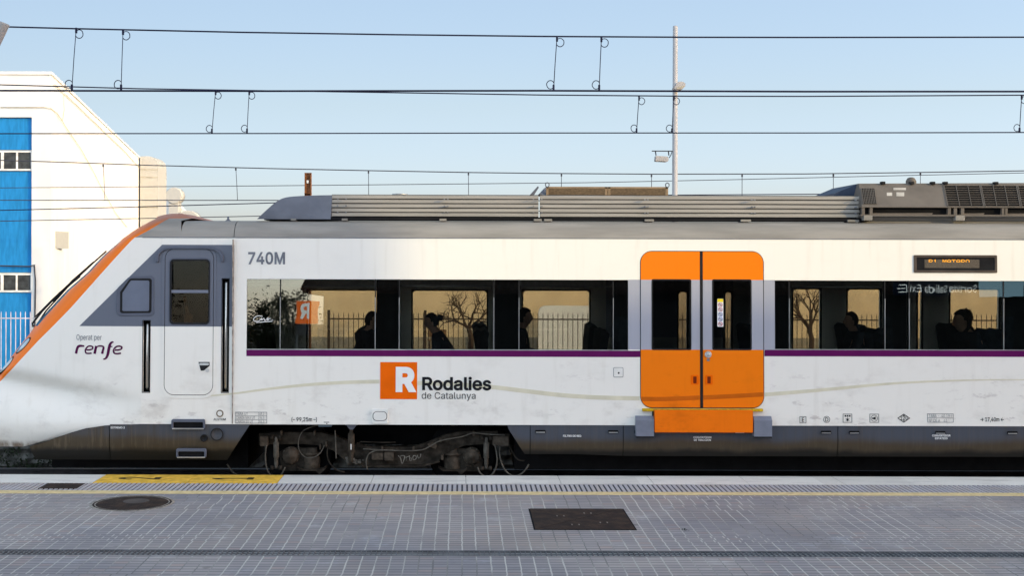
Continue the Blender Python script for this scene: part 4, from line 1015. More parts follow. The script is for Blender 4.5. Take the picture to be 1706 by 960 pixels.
    for v in r0['verts']: v.co = place(head_shape(v.co.copy()))
    for fc in bm.faces: fc.smooth = True
    bmesh.ops.recalc_face_normals(bm, faces=bm.faces)
    bm.to_mesh(bodym); bm.free(); b_o = add('body', bodym, M['skin'], ptop)
    add('jacket', build('jacket', ['hip', 'belly', 'chest', 'neck', 'shl', 'shr', 'ell', 'elr', 'wrl', 'wrr'], 1.21, None, None), M[coat], ptop)
    add('trousers', build('trousers', ['hip', 'thl', 'thr', 'knl', 'knr', 'anl', 'anr'], 1.15, None, None), M['trousers'], ptop)
    mb = MB(); rr_ = random.Random(int(abs(X)*100))
    bmesh.ops.create_icosphere(mb.bm, subdivisions=4, radius=1)
    bmesh.ops.delete(mb.bm, geom=[v for v in mb.bm.verts if (v.co.x > .15 and v.co.z < .42+.25*v.co.x) or v.co.z < -.62 or (v.co.x > -.12 and v.co.z < -.1)], context='VERTS')
    for v in mb.bm.verts:
        x, y, z = v.co; k = 1.10+rr_.uniform(-.02, .03)+(.05 if x < 0 else 0)
        v.co = place(Vector((x*.100*k, y*.077*(k+.03), z*.122*k+.002)))
    if bun: 
        r0 = bmesh.ops.create_icosphere(mb.bm, subdivisions=2, radius=.055*S); 
        for v in r0['verts']: v.co += hd + Vector((-f*.115, 0, .06))*S
    for fc in mb.bm.faces: fc.smooth = True
    mb.build('hair', M['hair'], None).parent = ptop
    if hood:
        mb = MB()
        for k in range(420):
            an = rr_.uniform(0, 2*math.pi); c = Vector((hd.x-f*(.03+.03*math.cos(an)), hd.y+.17*S*math.sin(an), hd.z-.01+.135*S*math.cos(an))); dv = Vector((rr_.gauss(0, 1), rr_.gauss(0, 1), rr_.gauss(0, 1)))*.020
            mb.tube([c-dv*.5, c+dv], [.020, .003], 5)
        mb.build('fur_hood', M['hair'], None).parent = ptop
        mb = MB(); mb.lathe(Vector(J['neck'])-Vector((0, 0, .1)), (0, 0, 1), [(0, .20), (.08, .19), (.14, .15)], 16); mb.build('collar', M['jacket'], None).parent = ptop
    return ptop
SZ = .97+.50
person((tx(600), D+.42, SZ+.02), 1, .12, 'dark seated passenger leaning forward in the second train window', False)
person((tx(745), D+.42, SZ+.0), -1, .24, 'seated passenger with a hair bun bending forward below the bare tree', bun=True)
person((tx(862), D+.60, SZ+.03), 1, .10, 'upright passenger in profile beside the pillar in the fourth wide window', scale=1.05)
person((tx(1455), D+.75, SZ+.02), -1, .05, 'passenger sitting upright in the first wide window right of the doors', cap=True)
person((tx(1652), D+.40, SZ-.16), -1, .22, 'bulky passenger in a fur hooded coat in the right hand wide window', hood=True, scale=1.26)

#SECTION_BOGIE
# ------------------------------------------------------------------ bogie
YB = 19.0
def B(px, py, Y=YB): return P(px, py, Y)
bogie = link('bogie', bpy.data.meshes.new('bogie'), M['bogie'], train)
b_ = MB()
beam = [(432, 724), (470, 721), (535, 722), (562, 728), (590, 741), (612, 748), (690, 748), (715, 741), (745, 728), (772, 722), (820, 721), (850, 724), (850, 741), (800, 741), (775, 743), (752, 752), (728, 772), (700, 778.5), (606, 778.5), (580, 772), (556, 752), (530, 743), (505, 741), (432, 742)]
b_.prism([B(x_, y_, 19.08) for x_, y_ in beam], (0, .16, 0))
b_.prism([B(x_, y_, 19.03) for x_, y_ in [(594, 744), (612, 750.5), (690, 750.5), (716, 743), (746, 730), (772, 724), (830, 723), (830, 719), (770, 719), (742, 725), (712, 738), (688, 745.5), (614, 745.5), (596, 739)]], (0, .09, 0))
b_.prism([B(x_, y_, 19.02) for x_, y_ in [(604, 775.5), (702, 775.5), (732, 768), (733, 771), (703, 779.5), (604, 779.5)]], (0, .22, 0))
# lower carriers under the axle boxes
for c in (500, 772):
    b_.prism([B(x_, y_, 19.12) for x_, y_ in [(c-34, 755), (c-22, 748), (c+24, 748), (c+34, 770), (c+28, 786), (c-30, 786)]], (0, .12, 0))
b_.build('side_frame', M['bogie'], bogie)
for px in (500, 772):                          # wheels, partly hidden behind the frame
    for s, y_ in ((1, TC-.80), (-1, TC+.80)):
        mb = MB(); mb.lathe((B(px, 760, 19.4).x, y_-s*.07, .18), (0, s, 0), [(0, .30), (.0, .47), (.02, .50), (.10, .50), (.11, .53), (.14, .53), (.14, .12)], 40); mb.build('wheel', M['black'], bogie)
    mb = MB(); mb.cyl((B(px, 760, 19.4).x, TC-.75, .18), (B(px, 760, 19.4).x, TC+.75, .18), .09, 16); mb.build('axle', M['black'], bogie)
for px in (484, 787):
    mb = MB(); c = B(px, 762, 19.02); mb.lathe((c.x, 19.16, c.z), (0, -1, 0), [(0, .135), (.05, .135), (.06, .118), (.12, .114), (.14, .10), (.145, .03), (.15, .03), (.152, .001)], 28); ab = mb.build('axle_box', M['bogie2'], bogie)
    mb = MB()
    for k in range(8):
        a = R(k*45+10); mb.cyl((c.x+.122*math.cos(a), 19.095, c.z+.122*math.sin(a)), (c.x+.122*math.cos(a), 19.115, c.z+.122*math.sin(a)), .012, 6)
    build_each(mb, 'bolt', M['bogie3'], ab)
for px in (519, 755):
    mb = MB(); c = B(px, 786, 19.05); mb.lathe((c.x, 19.17, c.z), (0, 0, 1), [(0, .10), (.03, .125), (.05, .12), (.065, .128), (.08, .12), (.095, .128), (.11, .122), (.14, .125), (.19, .128), (.20, .10), (.235, .10), (.24, .14), (.26, .14), (.265, .085), (.34, .08)], 24); mb.build('spring', M['bogie2'], bogie)
    mb = MB(); mb.prism([B(px-24, 780, 19.02), B(px-14, 783, 19.02), B(px+18, 783, 19.02), B(px+24, 779, 19.02), B(px+24, 783, 19.02), B(px+14, 792, 19.02), B(px+8, 786, 19.02), B(px-16, 786, 19.02)], (0, .2, 0)); mb.build('spring_seat', M['bogie'], bogie)
def damper(px, y0_, y1_, Y=18.97, r=.042, mt='bogie3'):
    a, b = B(px, y1_, Y), B(px, y0_, Y); Ln = b.z-a.z; mb = MB(); mb.lathe(a, (0, 0, 1), [(0, .02), (.05*Ln, .02), (.16*Ln, r*.72), (.34*Ln, r*.72), (.35*Ln, r), (.82*Ln, r), (.84*Ln, .025), (Ln, .025)], 16)
    d = mb.build('damper', M[mt], bogie); mb = MB()
    for zz in (a.z, b.z-.02):
        mb = MB(); mb.cyl((a.x-.085, Y, zz+.01), (a.x-.04, Y, zz+.01), .035, 10); mb.cyl((a.x+.04, Y, zz+.01), (a.x+.085, Y, zz+.01), .035, 10); mb.cyl((a.x-.04, Y, zz+.01), (a.x+.04, Y, zz+.01), .02, 8); mb.build('pivot', M['bogie'], d)
    return d
damper(461, 729, 782); damper(811, 729, 782)
# tall centre damper under its bracket
mb = MB(); a, b = B(586, 771, 18.95), B(586, 722, 18.95); mb.lathe(a, (0, 0, 1), [(0, .03), (.06, .034), (.14, .034), (.15, .050), (b.z-a.z-.01, .050), (b.z-a.z, .03), (b.z-a.z+.05, .02)], 18); cdm = mb.build('damper', M['bogie2'], bogie)
mb = MB(); mb.prism([B(577.5, 706.5, 18.93), B(595, 706.5, 18.93), B(593, 712, 18.93), B(588.5, 717, 18.93), B(584, 717, 18.93), B(579.5, 712, 18.93)], (0, .08, 0)); mb.box(B(576, 705.6, 18.92), B(597, 708, 19.03)); mb.build('bracket', M['greypart'], cdm)
mb = MB(); mb.box(B(584.9, 741, 18.898), B(586.4, 750, 18.902)); mb.build('sticker', M['whiteink'], cdm)
mb = MB()
rnd = random.Random(9)
for k in range(26):
    c = B(578+rnd.random()*28, 769+rnd.gauss(0, 2.5), 18.95+rnd.random()*.12); s = rnd.uniform(.012, .03); mb.box(c-Vector((s, s, s*.7)), c+Vector((s, s, s*.7)), .004)
mb.build('linkage', M['bogie3'], cdm)
mb = MB(); mb.box(B(620, 755.5, 18.96), B(640, 766, 19.04), .008); mb.box(B(641, 754.5, 18.95), B(657.5, 767, 19.04), .008); mb.build('brake_valve', M['bogie2'], bogie)
for a, b, c, d in ((433.5, 728.5, 449.5, 743), (821.5, 727, 848, 741.5)):
    mb = MB(); mb.box(B(a, b, 18.94), B(c, d, 19.06), .01); mb.build('junction_box', M['bogie2'], bogie)
mb = MB(); mb.prism([B(713, 741, 18.98), B(722, 737, 18.98), B(729, 743, 18.98), B(727, 749, 18.98), B(716, 745, 18.98)], (0, .1, 0)); mb.build('clamp_plate', M['bogie2'], bogie)
def cable(pts, r, m='bogie3', Y=18.93): 
    mb = MB(); mb.tube([B(p[0], p[1], Y+(p[2] if len(p) > 2 else 0)) for p in smooth(pts, 6)], r, 6); mb.build('cable', M[m], bogie)
cable([(530, 710), (518, 713), (505, 720), (499, 732), (498, 745), (502, 756), (510, 763), (520, 764), (530, 760), (537, 752), (541, 743)], .007, 'bogie3')
cable([(445, 743), (443, 758), (444, 775), (448, 788), (456, 796), (466, 796), (472, 788), (476, 780)], .010, 'bogie3')
cable([(379, 775), (390, 789), (402, 795), (413, 793)], .014, 'bogie3', 19.3)
cable([(640, 751), (626, 752), (615, 758), (611, 770), (613, 784)], .009)
cable([(606, 749), (660, 751.5), (700, 751), (716, 745), (735, 735), (770, 728), (790, 722), (812, 724), (842, 725)], .010)
cable([(825, 741), (828, 755), (829, 770), (825, 785), (817, 794), (808, 794), (800, 787), (797, 779)], .011); cable([(834, 741), (833, 755), (836, 770), (842, 783), (852, 792), (863, 793), (874, 786), (882, 774)], .013, 'bogie3', 18.98)
cable([(851, 744), (855, 755), (864, 766), (875, 768)], .013, 'bogie', 19.05)
cable([(549, 741), (546, 755), (549, 770), (560, 783), (575, 788)], .012, 'bogie', 19.0)
cable([(600, 737), (640, 738), (660, 737.5)], .008, 'bogie'); cable([(559, 718), (560, 735), (560.5, 752), (561, 765)], .010, 'bogie3')
mb = MB(); mb.box(B(531, 708.6, 18.80), B(554, 711.5, 18.86), .006); mb.build('hose_coupling', mat('blue_grey_metal', (.13, .17, .21), .5, .4), bogie)
mb = MB()
for px, py in ((470, 722), (525, 722), (535, 745), (638, 748), (690, 748), (735, 733), (790, 722), (545, 740), (738, 762)): mb.box(B(px-2, py-3, 18.97), B(px+2, py+3, 19.1), .004)
build_each(mb, 'cable_clip', M['bogie2'], bogie)
# sprayed scrawl on the lower frame
scr_ = [stroke([(664, 760), (668, 764), (671, 773), (675, 762), (671, 760), (666, 762)], 1.3), stroke([(677, 762), (678, 768), (678, 763), (682, 761)], 1.2), stroke([(683, 760), (684, 768), (687, 767), (685, 763)], 1.2), stroke([(688, 762), (690, 767), (694, 765), (694, 761), (690, 760), (689, 763)], 1.2), stroke([(696, 759), (698, 764), (701, 762), (702, 757)], 1.2)]
b0 = bmesh.new()
for o_ in scr_:
    me = curve_mesh([[((a-CX)*19.075/F, H+(CY-b)*19.075/F) for a, b in o_]], .002)
    for v in me.vertices: v.co = (v.co.x, 19.077-v.co.z, v.co.y)
    b0.from_mesh(me); bpy.data.meshes.remove(me)
me = bpy.data.meshes.new('sprayed_scrawl'); b0.to_mesh(me); b0.free(); link('sprayed_scrawl', me, mat('grey_spray', (.22, .21, .19), .9, var=.5, scale=20), bogie)

#SECTION_ROOFGEAR
# ------------------------------------------------------------------ roof equipment
def RT(px, py, Y): return P(px, py, Y)
YR = 19.15
b_ = MB(); prof = smooth([(428, 366), (447, 347), (462, 333.5), (480, 327.5), (520, 325.2), (550.5, 324.6)], 5) + [(550.5, 366)]
n0 = [RT(x_, y_, YR-.06) for x_, y_ in prof]; n1 = [RT(x_+4, y_ - (1.5 if 330 < y_ < 360 else 0), YR+.25) for x_, y_ in prof]
for a, (x_, y_) in zip(n0, prof):
    a.y += .22*max(0, (366-y_)/41)**2
back = [Vector((a.x, 2*TC-a.y, a.z)) for a in n0]
va = [b_.bm.verts.new(p) for p in n0]; vb = [b_.bm.verts.new(p+Vector((0, .35, .02))) for p in n0]; vc = [b_.bm.verts.new(p) for p in back]
for A_, B_ in ((va, vb), (vb, vc)):
    for i in range(len(A_)-1):
        f = b_.bm.faces.new((A_[i], A_[i+1], B_[i+1], B_[i])); f.smooth = True
b_.bm.faces.new(va); b_.bm.faces.new(vc[::-1])
b_.build('roof_fairing', M['fairing'], train)
for a, b in ((552.5, 896.5), (899.5, 1432)):
    rowsP = []; n = 5; pt, pb_ = 325.2, 362
    b_ = MB()
    b_.box(RT(a, 324.5, YR+.23), RT(b, 363, YR+.30)); lb_ = b_.build('louvre_panel', M['dark'], train)
    s_ = MB(); hgt = (pb_-pt)/n
    for k in range(n):
        y0_, y1_ = pt+hgt*k, pt+hgt*(k+.80); Yk = YR+.16*(1-k/n)
        p0, p1, p2, p3 = RT(a, y0_, Yk+.035), RT(a, y0_+1.2, Yk+.005), RT(a, y1_, Yk-.01), RT(a, y1_, Yk+.05)
        s_.prism([p0, p1, p2, p3], (RT(b, y0_, Yk).x-p0.x, 0, 0))
    s_.build('slats', M['slat'], lb_)
    r_ = MB(); px = a+20
    for px in ([a+10, a+24, b-8] if a < 600 else [a+3]) + [1074, 1079, 1252, 1257, 1425, 740, 746]:
        if a < px < b:
            for py in (332, 343.5, 354.5): c = RT(px, py, YR+.06); r_.cyl(c+Vector((0, .02, 0)), c-Vector((0, .035, 0)), .010, 8)
    build_each(r_, 'rivet', M['greyink'], lb_)
b_ = MB(); b_.box(RT(440, 362, YR-.03), RT(1436, 368.6, YR+.3)); b_.build('roof_channel', M['dark'], train)
b_ = MB()
for px in (490, 575, 738, 895, 912, 1080, 1240, 1418): b_.box(RT(px-6, 364.5, YR-.06), RT(px+6, 369, YR+.15), .004)
build_each(b_, 'roof_bracket', M['roofgrey'], train)
# open grid box standing on the roof
YG = 20.1
gbx = MB(); z0_ = RT(0, 330, YG).z
for px in (911.5, 1009.5, 1014.5, 1110.5): gbx.box(RT(px-1.8, 311, YG), RT(px+1.8, 330, YG+.04))
gbx.box(RT(911, 310.5, YG), RT(1112, 313.5, YG+.04)); gbx.box(RT(911, 310.5, YG+1.0), RT(1112, 312, YG+1.04))
gbo = gbx.build('resistor_frame', mat('tan_frame', (.27, .19, .12), .7), train)
b_ = MB(); b_.quad(RT(912, 312.5, YG+.5), RT(1111, 312.5, YG+.5), RT(1111, 332, YG+.15), RT(912, 332, YG+.15)); b_.build('mesh_panel', M['brownbox'], gbo)
b_ = MB(); b_.prism([RT(898, 323, YG), RT(909, 311, YG+.2), RT(911, 312, YG+.2), RT(911, 326, YG)], (0, .5, 0)); b_.prism([RT(883, 324, YG), RT(896, 309.5, YG), RT(897.5, 312, YG), RT(890, 324, YG)], (0, .3, 0)); build_each(b_, 'end_flap', M['fairing'], gbo)
b_ = MB()
for px in (911.5, 1111.5):
    c = RT(px, 307.5, YG); b_.tube([c+Vector((.03*math.cos(R(a)), 0, .035*math.sin(R(a)))) for a in range(0, 361, 30)], .008, 6)
build_each(b_, 'lifting_eye', M['fairing'], gbo)
b_ = MB(); c = RT(666, 325, 20.6); b_.lathe(c, (0, 0, 1), [(0, .13), (.015, .13), (.02, .10), (.021, .01)], 20); b_.build('roof_cap', M['alu'], train)
b_ = MB(); c = RT(380, 369, 20.2); b_.lathe(c-Vector((0, 0, .1)), (0, 0, 1), [(0, .06), (.1, .05), (.12, .02), (.17, .012)], 12); b_.build('roof_aerial', M['fairing'], train)
# climate unit
YH0, YH1 = 19.05, 19.5
hv = MB()
def HP(px, py):                       # a point on the sloping front
    u = (344-py)/(344-304); return RT(px, py, YH0+(YH1-YH0)*u)
fl = [(1430.5, 304), (1900, 301), (1900, 343), (1436, 343.5)]
fr_ = [HP(*p) for p in fl]; bk = [Vector((p.x, 2*TC-p.y, p.z)) for p in fr_]
va = [hv.bm.verts.new(p) for p in fr_]; vb = [hv.bm.verts.new(p) for p in bk]
hv.bm.faces.new(va[::-1]); hv.bm.faces.new(vb)
for i in range(4): hv.bm.faces.new((va[i], va[(i+1) % 4], vb[(i+1) % 4], vb[i]))
hvo = hv.build('climate_unit', M['hvac'], train)
b_ = MB(); b_.prism([RT(1389, 321, 19.6), RT(1428, 304.5, 19.6), RT(1436, 304.5, 19.6), RT(1436, 330, 19.6), RT(1389, 326, 19.6)], (0, 1.3, 0)); b_.build('end_cowl', mat('navy_cowl', (.05, .065, .10), .5), hvo)
def vent(x0_, y0_, x1_, y1_, nx, ny, sk=.14):
    fr0 = MB(); def_ = lambda x_, y_: HP(x_+(y_-y0_)*sk, y_)
    off = Vector((0, -.003, .001))
    fr0.quad(def_(x0_, y0_)+off, def_(x1_, y0_)+off, def_(x1_, y1_)+off, def_(x0_, y1_)+off); v0 = fr0.build('vent', M['black'], hvo)
    g0 = MB()
    for k in range(nx+1):
        x_ = x0_+(x1_-x0_)*k/nx; g0.tube([def_(x_, y0_)+off*5, def_(x_, y1_)+off*5], .006, 4)
    for k in range(ny+1):
        y_ = y0_+(y1_-y0_)*k/ny; g0.tube([def_(x0_, y_)+off*4, def_(x1_, y_)+off*4], .005, 4)
    g0.build('grid', M['hvac'], v0)
vent(1434.5, 312.5, 1456, 338.5, 8, 9); vent(1572, 307.5, 1631, 341.5, 3, 9, .19); vent(1634, 307.5, 1692, 341.5, 3, 9, .19); vent(1695, 307.5, 1753, 341.5, 3, 9, .19)
b_ = MB()
for a, b, c, d in ((1488, 311, 1509, 314.8), (1477, 319, 1486, 324.5), (1493, 318.5, 1506, 325)):
    off = Vector((0, -.004, .001)); b_.quad(HP(a, b)+off, HP(c, b)+off, HP(c, d)+off, HP(a, d)+off)
build_each(b_, 'data_plate', mat('weathered_plate', (.46, .43, .39), .6), hvo)
b_ = MB(); b_.box(RT(1436, 344, YH0+.06), RT(1900, 357, YH0+.5)); b_.build('duct_gap', M['black'], hvo)
b_ = MB(); b_.box(RT(1434, 355.5, YH0-.02), RT(1900, 358.6, YH0+.1)); 
for px in (1437, 1450, 1580, 1590, 1602, 1670, 1674, 1760): b_.box(RT(px-1, 343.6, YH0+.0), RT(px+1.2, 356, YH0+.07))
for a, b in ((1451, 1556), (1604, 1642), (1676, 1760)): b_.quad(RT(a, 351, YH0+.09), RT(b, 350, YH0+.09), RT(b-4, 356, YH0+.02), RT(a, 356, YH0+.02))
b_.box(RT(1434, 342.6, YH0-.012), RT(1900, 344.3, YH0+.1)); b_.build('base_rail', M['hvac'], hvo)
b_ = MB()
for px in (1444, 1597): b_.box(RT(px-5, 357, YH0-.03), RT(px+5, 366, YH0+.1), .004)
b_.box(RT(1434, 358.7, YH0+.12), RT(1900, 366, YH0+.4)); b_.box(RT(1437, 364, YH0+.16), RT(1900, 371, YH0+.38)); b_.build('mounting', M['roofgrey'], hvo)
b_ = MB()
for px in (1470, 1518, 1553, 1574, 1658): c = HP(px, 304.5); b_.box(c-Vector((.03, .05, .01)), c+Vector((.03, .05, .035)), .005)
build_each(b_, 'lid_clip', M['rubber'], hvo)
c = RT(1517.5, 303, 19.95); b_ = MB(); b_.lathe(c, (0, 0, 1), [(-.1, .085), (.03, .085), (.075, .06), (.09, .03), (.092, .002)], 8); b_.build('roof_vent', M['hvac'], train)

#SECTION_WIRES
# ------------------------------------------------------------------ overhead line
def wire(name, pts, Y, r, label, m='wire', group=None, dy=0):
    full = [(-700, pts[0][1]+(pts[0][1]-pts[1][1])*.5)] + pts + [(2400, pts[-1][1]+(pts[-1][1]-pts[-2][1])*1.2)]
    mb = MB(); mb.tube([P(a, b, Y+dy*(a-CX)/900) for a, b in full], r, 6); return tag(mb.build(name, M[m]), label, 'overhead wire', group)
YW1, YW2, YW3 = 20.22, 24.6, 37.2
wire('overhead_wire', [(13, 46.3), (126, 49), (400, 54.3), (650, 57.5), (900, 59.8), (1150, 60.6), (1340, 60.4), (1706, 59)], YW1, .0125, 'dark carrier wire that is topmost of all the overhead lines')
wire('contact_wire', [(0, 152.7), (450, 152.3), (700, 151.3), (900, 150.4), (1340, 150.8), (1706, 149.7)], YW1, .0155, 'thick dark contact wire with the upper row of looped droppers ending on it')
wire('overhead_wire', [(0, 143), (230, 148.8), (450, 151.8), (600, 153.6), (900, 157.6), (1150, 159), (1340, 158.8), (1706, 155.8)], YW2, .012, 'carrier wire crossing the thick contact wire at a slight angle')
wire('contact_wire', [(0, 224.5), (450, 223), (900, 221), (1340, 219.8), (1706, 218)], YW2, .0115, 'contact wire in mid sky carrying the lower row of looped droppers')
wire('overhead_wire', [(0, 269), (110, 272), (235, 276.3), (450, 281.5), (600, 284.3), (780, 287.2), (900, 288.4), (1086, 289.2), (1340, 288.2), (1533, 285.2), (1706, 282)], YW3, .015, 'carrier wire with short thin droppers just above the train roof', 'wirethin')
wire('overhead_wire', [(0, 315), (450, 310.3), (780, 306.2), (978, 303.7), (1230, 297.8), (1480, 291), (1706, 285.5)], 35.4, .010, 'very thin rising wire between the train roof and the short dropper wire', 'wirethin')
wire('contact_wire', [(0, 335.6), (450, 334.6), (900, 334), (1706, 333)], YW3, .0135, 'contact wire passing in front of the white building at the height of the roof fairing', 'wirethin')
wire('overhead_wire', [(0, 352.5), (200, 347), (450, 339), (800, 327)], 33, .013, 'dark wire slanting up to the right across the white building', 'wire')
wire('overhead_wire', [(0, 370.5), (300, 364), (450, 360.5), (800, 352)], 33, .011, 'lowest overhead wire slanting just above the front of the train roof', 'wirethin')
wire('overhead_wire', [(0, 136.5), (80, 137.5), (200, 139), (450, 152.6)][:0] or [(-50, 151.2), (450, 153.6), (900, 154.5), (1706, 156.5)], 30, .001, 'hair thin wire hidden between the two crossing wires', 'wirethin') if False else None
def dropper(x0_, y0_, x1_, y1_, Y, label, loops=True, r=.007, s=7.5, grp='looped droppers between the overhead wires', m='wire'):
    rd = random.Random(int(x0_)); s *= 1
    d = thing('dropper', label, 'wire dropper', P(x1_, y1_, Y), grp)
    mb = MB(); mb.tube([P(x0_, y0_, Y), P(x0_+(x1_-x0_)*.55, (y0_+y1_)/2, Y), P(x1_, y1_, Y)], r, 6); mb.build('wire', M[m], d)
    if loops:
        k = 20.2/Y
        for sx_, cx_, cy_ in ((1, x0_, y0_+11*k), (-1, x1_, y1_-11*k)):
            pts = []
            for i in range(15):
                a = R(-150+300*i/14); pts.append(P(cx_+sx_*(s*.95*k*(.72+math.cos(a)*.9)*rd.uniform(.97, 1.03)), cy_+s*k*.95*math.sin(a)+sx_*(-1.5), Y))
            pts = [P(cx_, cy_-9*k*sx_*1.0+(0 if sx_ > 0 else 0), Y)]*0 + pts
            mb = MB(); mb.tube(pts, r*1.0, 6); mb.build('loop', M[m], d)
        mb = MB()
        for cx_, cy_ in ((x0_, y0_+3.5*k), (x1_, y1_-5*k)): mb = MB(); c = P(cx_, cy_, Y); mb.box(c-Vector((.016, .015, .045)), c+Vector((.016, .015, .045)), .004); mb.build('clamp', M[m], d)
    else:
        mb = MB(); c = P(x0_, y0_+2, Y); mb.box(c-Vector((.022, .02, .05)), c+Vector((.022, .02, .02)), .004); mb.build('clamp', M[m], d)
dropper(126, 48.5, 119, 151.5, YW1, 'first looped dropper of the upper row, left of all the others')
dropper(204, 51, 201, 151.5, YW1, 'second looped dropper of the upper row, above the white building roof slope')
dropper(927, 60.5, 921.5, 150, YW1, 'third looped dropper of the upper row, left of the pair near the lamp mast')
dropper(1001, 61, 997.5, 150, YW1, 'fourth looped dropper of the upper row, nearest to the lamp mast')
dropper(358.5, 152.5, 352.5, 223, YW2, 'slanting looped dropper of the lower row, left one of the pair over the train nose', r=.0075)
dropper(414.5, 152.5, 411, 222.5, YW2, 'looped dropper of the lower row, right one of the pair over the train nose', r=.0075)
dropper(1064, 160, 1060, 220.5, YW2, 'looped dropper of the lower row just left of the lamp mast', r=.0075)
dropper(1122, 160, 1119, 220.5, YW2, 'looped dropper of the lower row crossing the lamp mast', r=.0075)
dropper(1701.5, 156.5, 1698, 218, YW2, 'looped dropper of the lower row at the right edge of the sky', r=.0075)
G2 = 'short thin droppers above the train roof'
for (a, b, c, d_), lb in zip(((171.5, 274.6, 174.5, 335, ), (392.5, 280.2, 395.5, 334.6), (613.5, 284.6, 614, 334.2), (780, 287.2, 780.5, 334), (935, 288.6, 935, 334), (1085, 289.2, 1085.5, 333.8), (1236, 288.8, 1236, 333.6), (1388, 287.6, 1388, 333.3), (1533, 285.2, 1533, 333)),
        ('thin dropper hanging in front of the white building wall', 'thin dropper in the sky above the driver cab', 'thin dropper right of the rusty post top', 'thin dropper midway between the rusty post and the roof flap', 'thin dropper above the left part of the open roof frame', 'thin dropper left of the lamp mast above the open roof frame', 'first thin dropper right of the lamp mast', 'thin dropper above the left end of the climate unit', 'thin dropper beside the small roof vent on the climate unit')):
    dropper(a, b, c, d_, YW3, lb, False, .0095, grp=G2, m='wirethin')

# ------------------------------------------------------------------ masts and lamps
YL = 30.0
lm = thing('lamp_mast', 'tall slim galvanised lamp mast behind the train with two floodlights', 'lamp mast', ((1124-CX)*YL/F, YL, 0))
b_ = MB(); x_ = (1124-CX)*YL/F; zt_ = P(0, 42.5, YL).z; b_.lathe((x_, YL, GZ), (0, 0, 1), [(0, .10), (.02, .075), (zt_-GZ, .056), (zt_-GZ+.01, .04)], 20); b_.build('pole', M['galv'], lm)
c = P(1131, 142, YL-.1); b_ = MB(); b_.prism([P(1121, 146, YL-.25), P(1125, 138, YL-.25), P(1131, 134, YL-.25), P(1140, 135, YL-.25), P(1142.5, 141, YL-.25), P(1136, 147.5, YL-.25), P(1124, 149, YL-.25)], (0, .28, 0)); bmesh.ops.bevel(b_.bm, geom=b_.bm.edges[:], offset=.02, segments=2, affect='EDGES'); l0 = b_.build('floodlight', M['galv'], lm)
b_ = MB(); b_.prism([P(1127, 144, YL-.262), P(1139.5, 141, YL-.262), P(1136.5, 145.5, YL-.262), P(1126, 147, YL-.262)], (0, .01, 0)); b_.build('glass', mat('lamp_glass', (.35, .33, .28), .2), l0)
b_ = MB(); b_.box(P(1086, 249.8, YL-.03), P(1121, 251.6, YL+.03)); b_.tube([P(1091.5, 251, YL), P(1092.5, 258, YL)], .014); b_.tube([P(1113, 251, YL), P(1114, 258, YL)], .014); b_.tube([P(1119, 252, YL), P(1117, 258, YL), P(1114, 262, YL)], .01); b_.build('bracket', M['wirethin'], lm)
b_ = MB(); b_.prism([P(1091, 267.5, YL-.12), P(1092, 258.5, YL-.12), P(1112.5, 259.5, YL-.12), P(1114, 266, YL-.12), P(1111, 268.5, YL-.12)], (0, .2, 0)); bmesh.ops.bevel(b_.bm, geom=b_.bm.edges[:], offset=.012, segments=2, affect='EDGES'); b_.build('floodlight', M['galv'], lm)
YM = 26.5
cm = thing('steel_post', 'top of a rusty brown steel beam post rising behind the roof fairing', 'post', ((513-CX)*YM/F, YM, GZ))
x_ = (513-CX)*YM/F; zt_ = P(0, 288.5, YM).z; w_ = 5.4*YM/F
b_ = MB(); b_.box((x_-w_, YM-.06, GZ), (x_-w_+.012, YM+.06, zt_)); b_.box((x_+w_-.012, YM-.06, GZ), (x_+w_, YM+.06, zt_)); b_.box((x_-w_+.012, YM-.006, GZ), (x_+w_-.012, YM+.006, zt_)); b_.build('beam', M['rusty'], cm)
b_ = MB(); c = P(512.5, 303.5, YM); b_.box(c-Vector((.022, .03, .03)), c+Vector((.022, -.01, .03))); b_.build('tag', M['whiteink'], cm)
b_ = MB(); b_.box(P(506.5, 322.3, YM-.1), P(519.5, 323.8, YM+.1)); b_.build('collar', M['rusty'], cm)
# platform lamp whose head just reaches into the top left corner
YP = 13.0
pl_ = thing('platform_lamp', 'grey conical lamp head reaching into the top left corner', 'lamp', ((-150-CX)*YP/F, YP, 0))
a, b = P(6, 42, YP), P(-13, 92, YP)
b_ = MB(); ax = (b-a); b_.tube_rings([(a+ax*-.04, .050), (a, .055), (a+ax*.05, .052), (a+ax, .030), (a+ax*1.35, .025), (a+ax*1.5, .012)], ax.normalized(), 24); b_.build('lamp_head', mat('lamp_head_grey', (.36, .33, .31), .5, var=.04, scale=2), pl_)
b_ = MB(); x_ = pl_.location.x; b_.lathe((x_, YP, 0), (0, 0, 1), [(0, .12), (.03, .075), (4.6, .05)], 16); b_.tube([(x_, YP, 4.55), (x_+.25, YP, 5.0), a+ax*1.3], .03, 8); b_.build('pole', M['galv'], pl_)

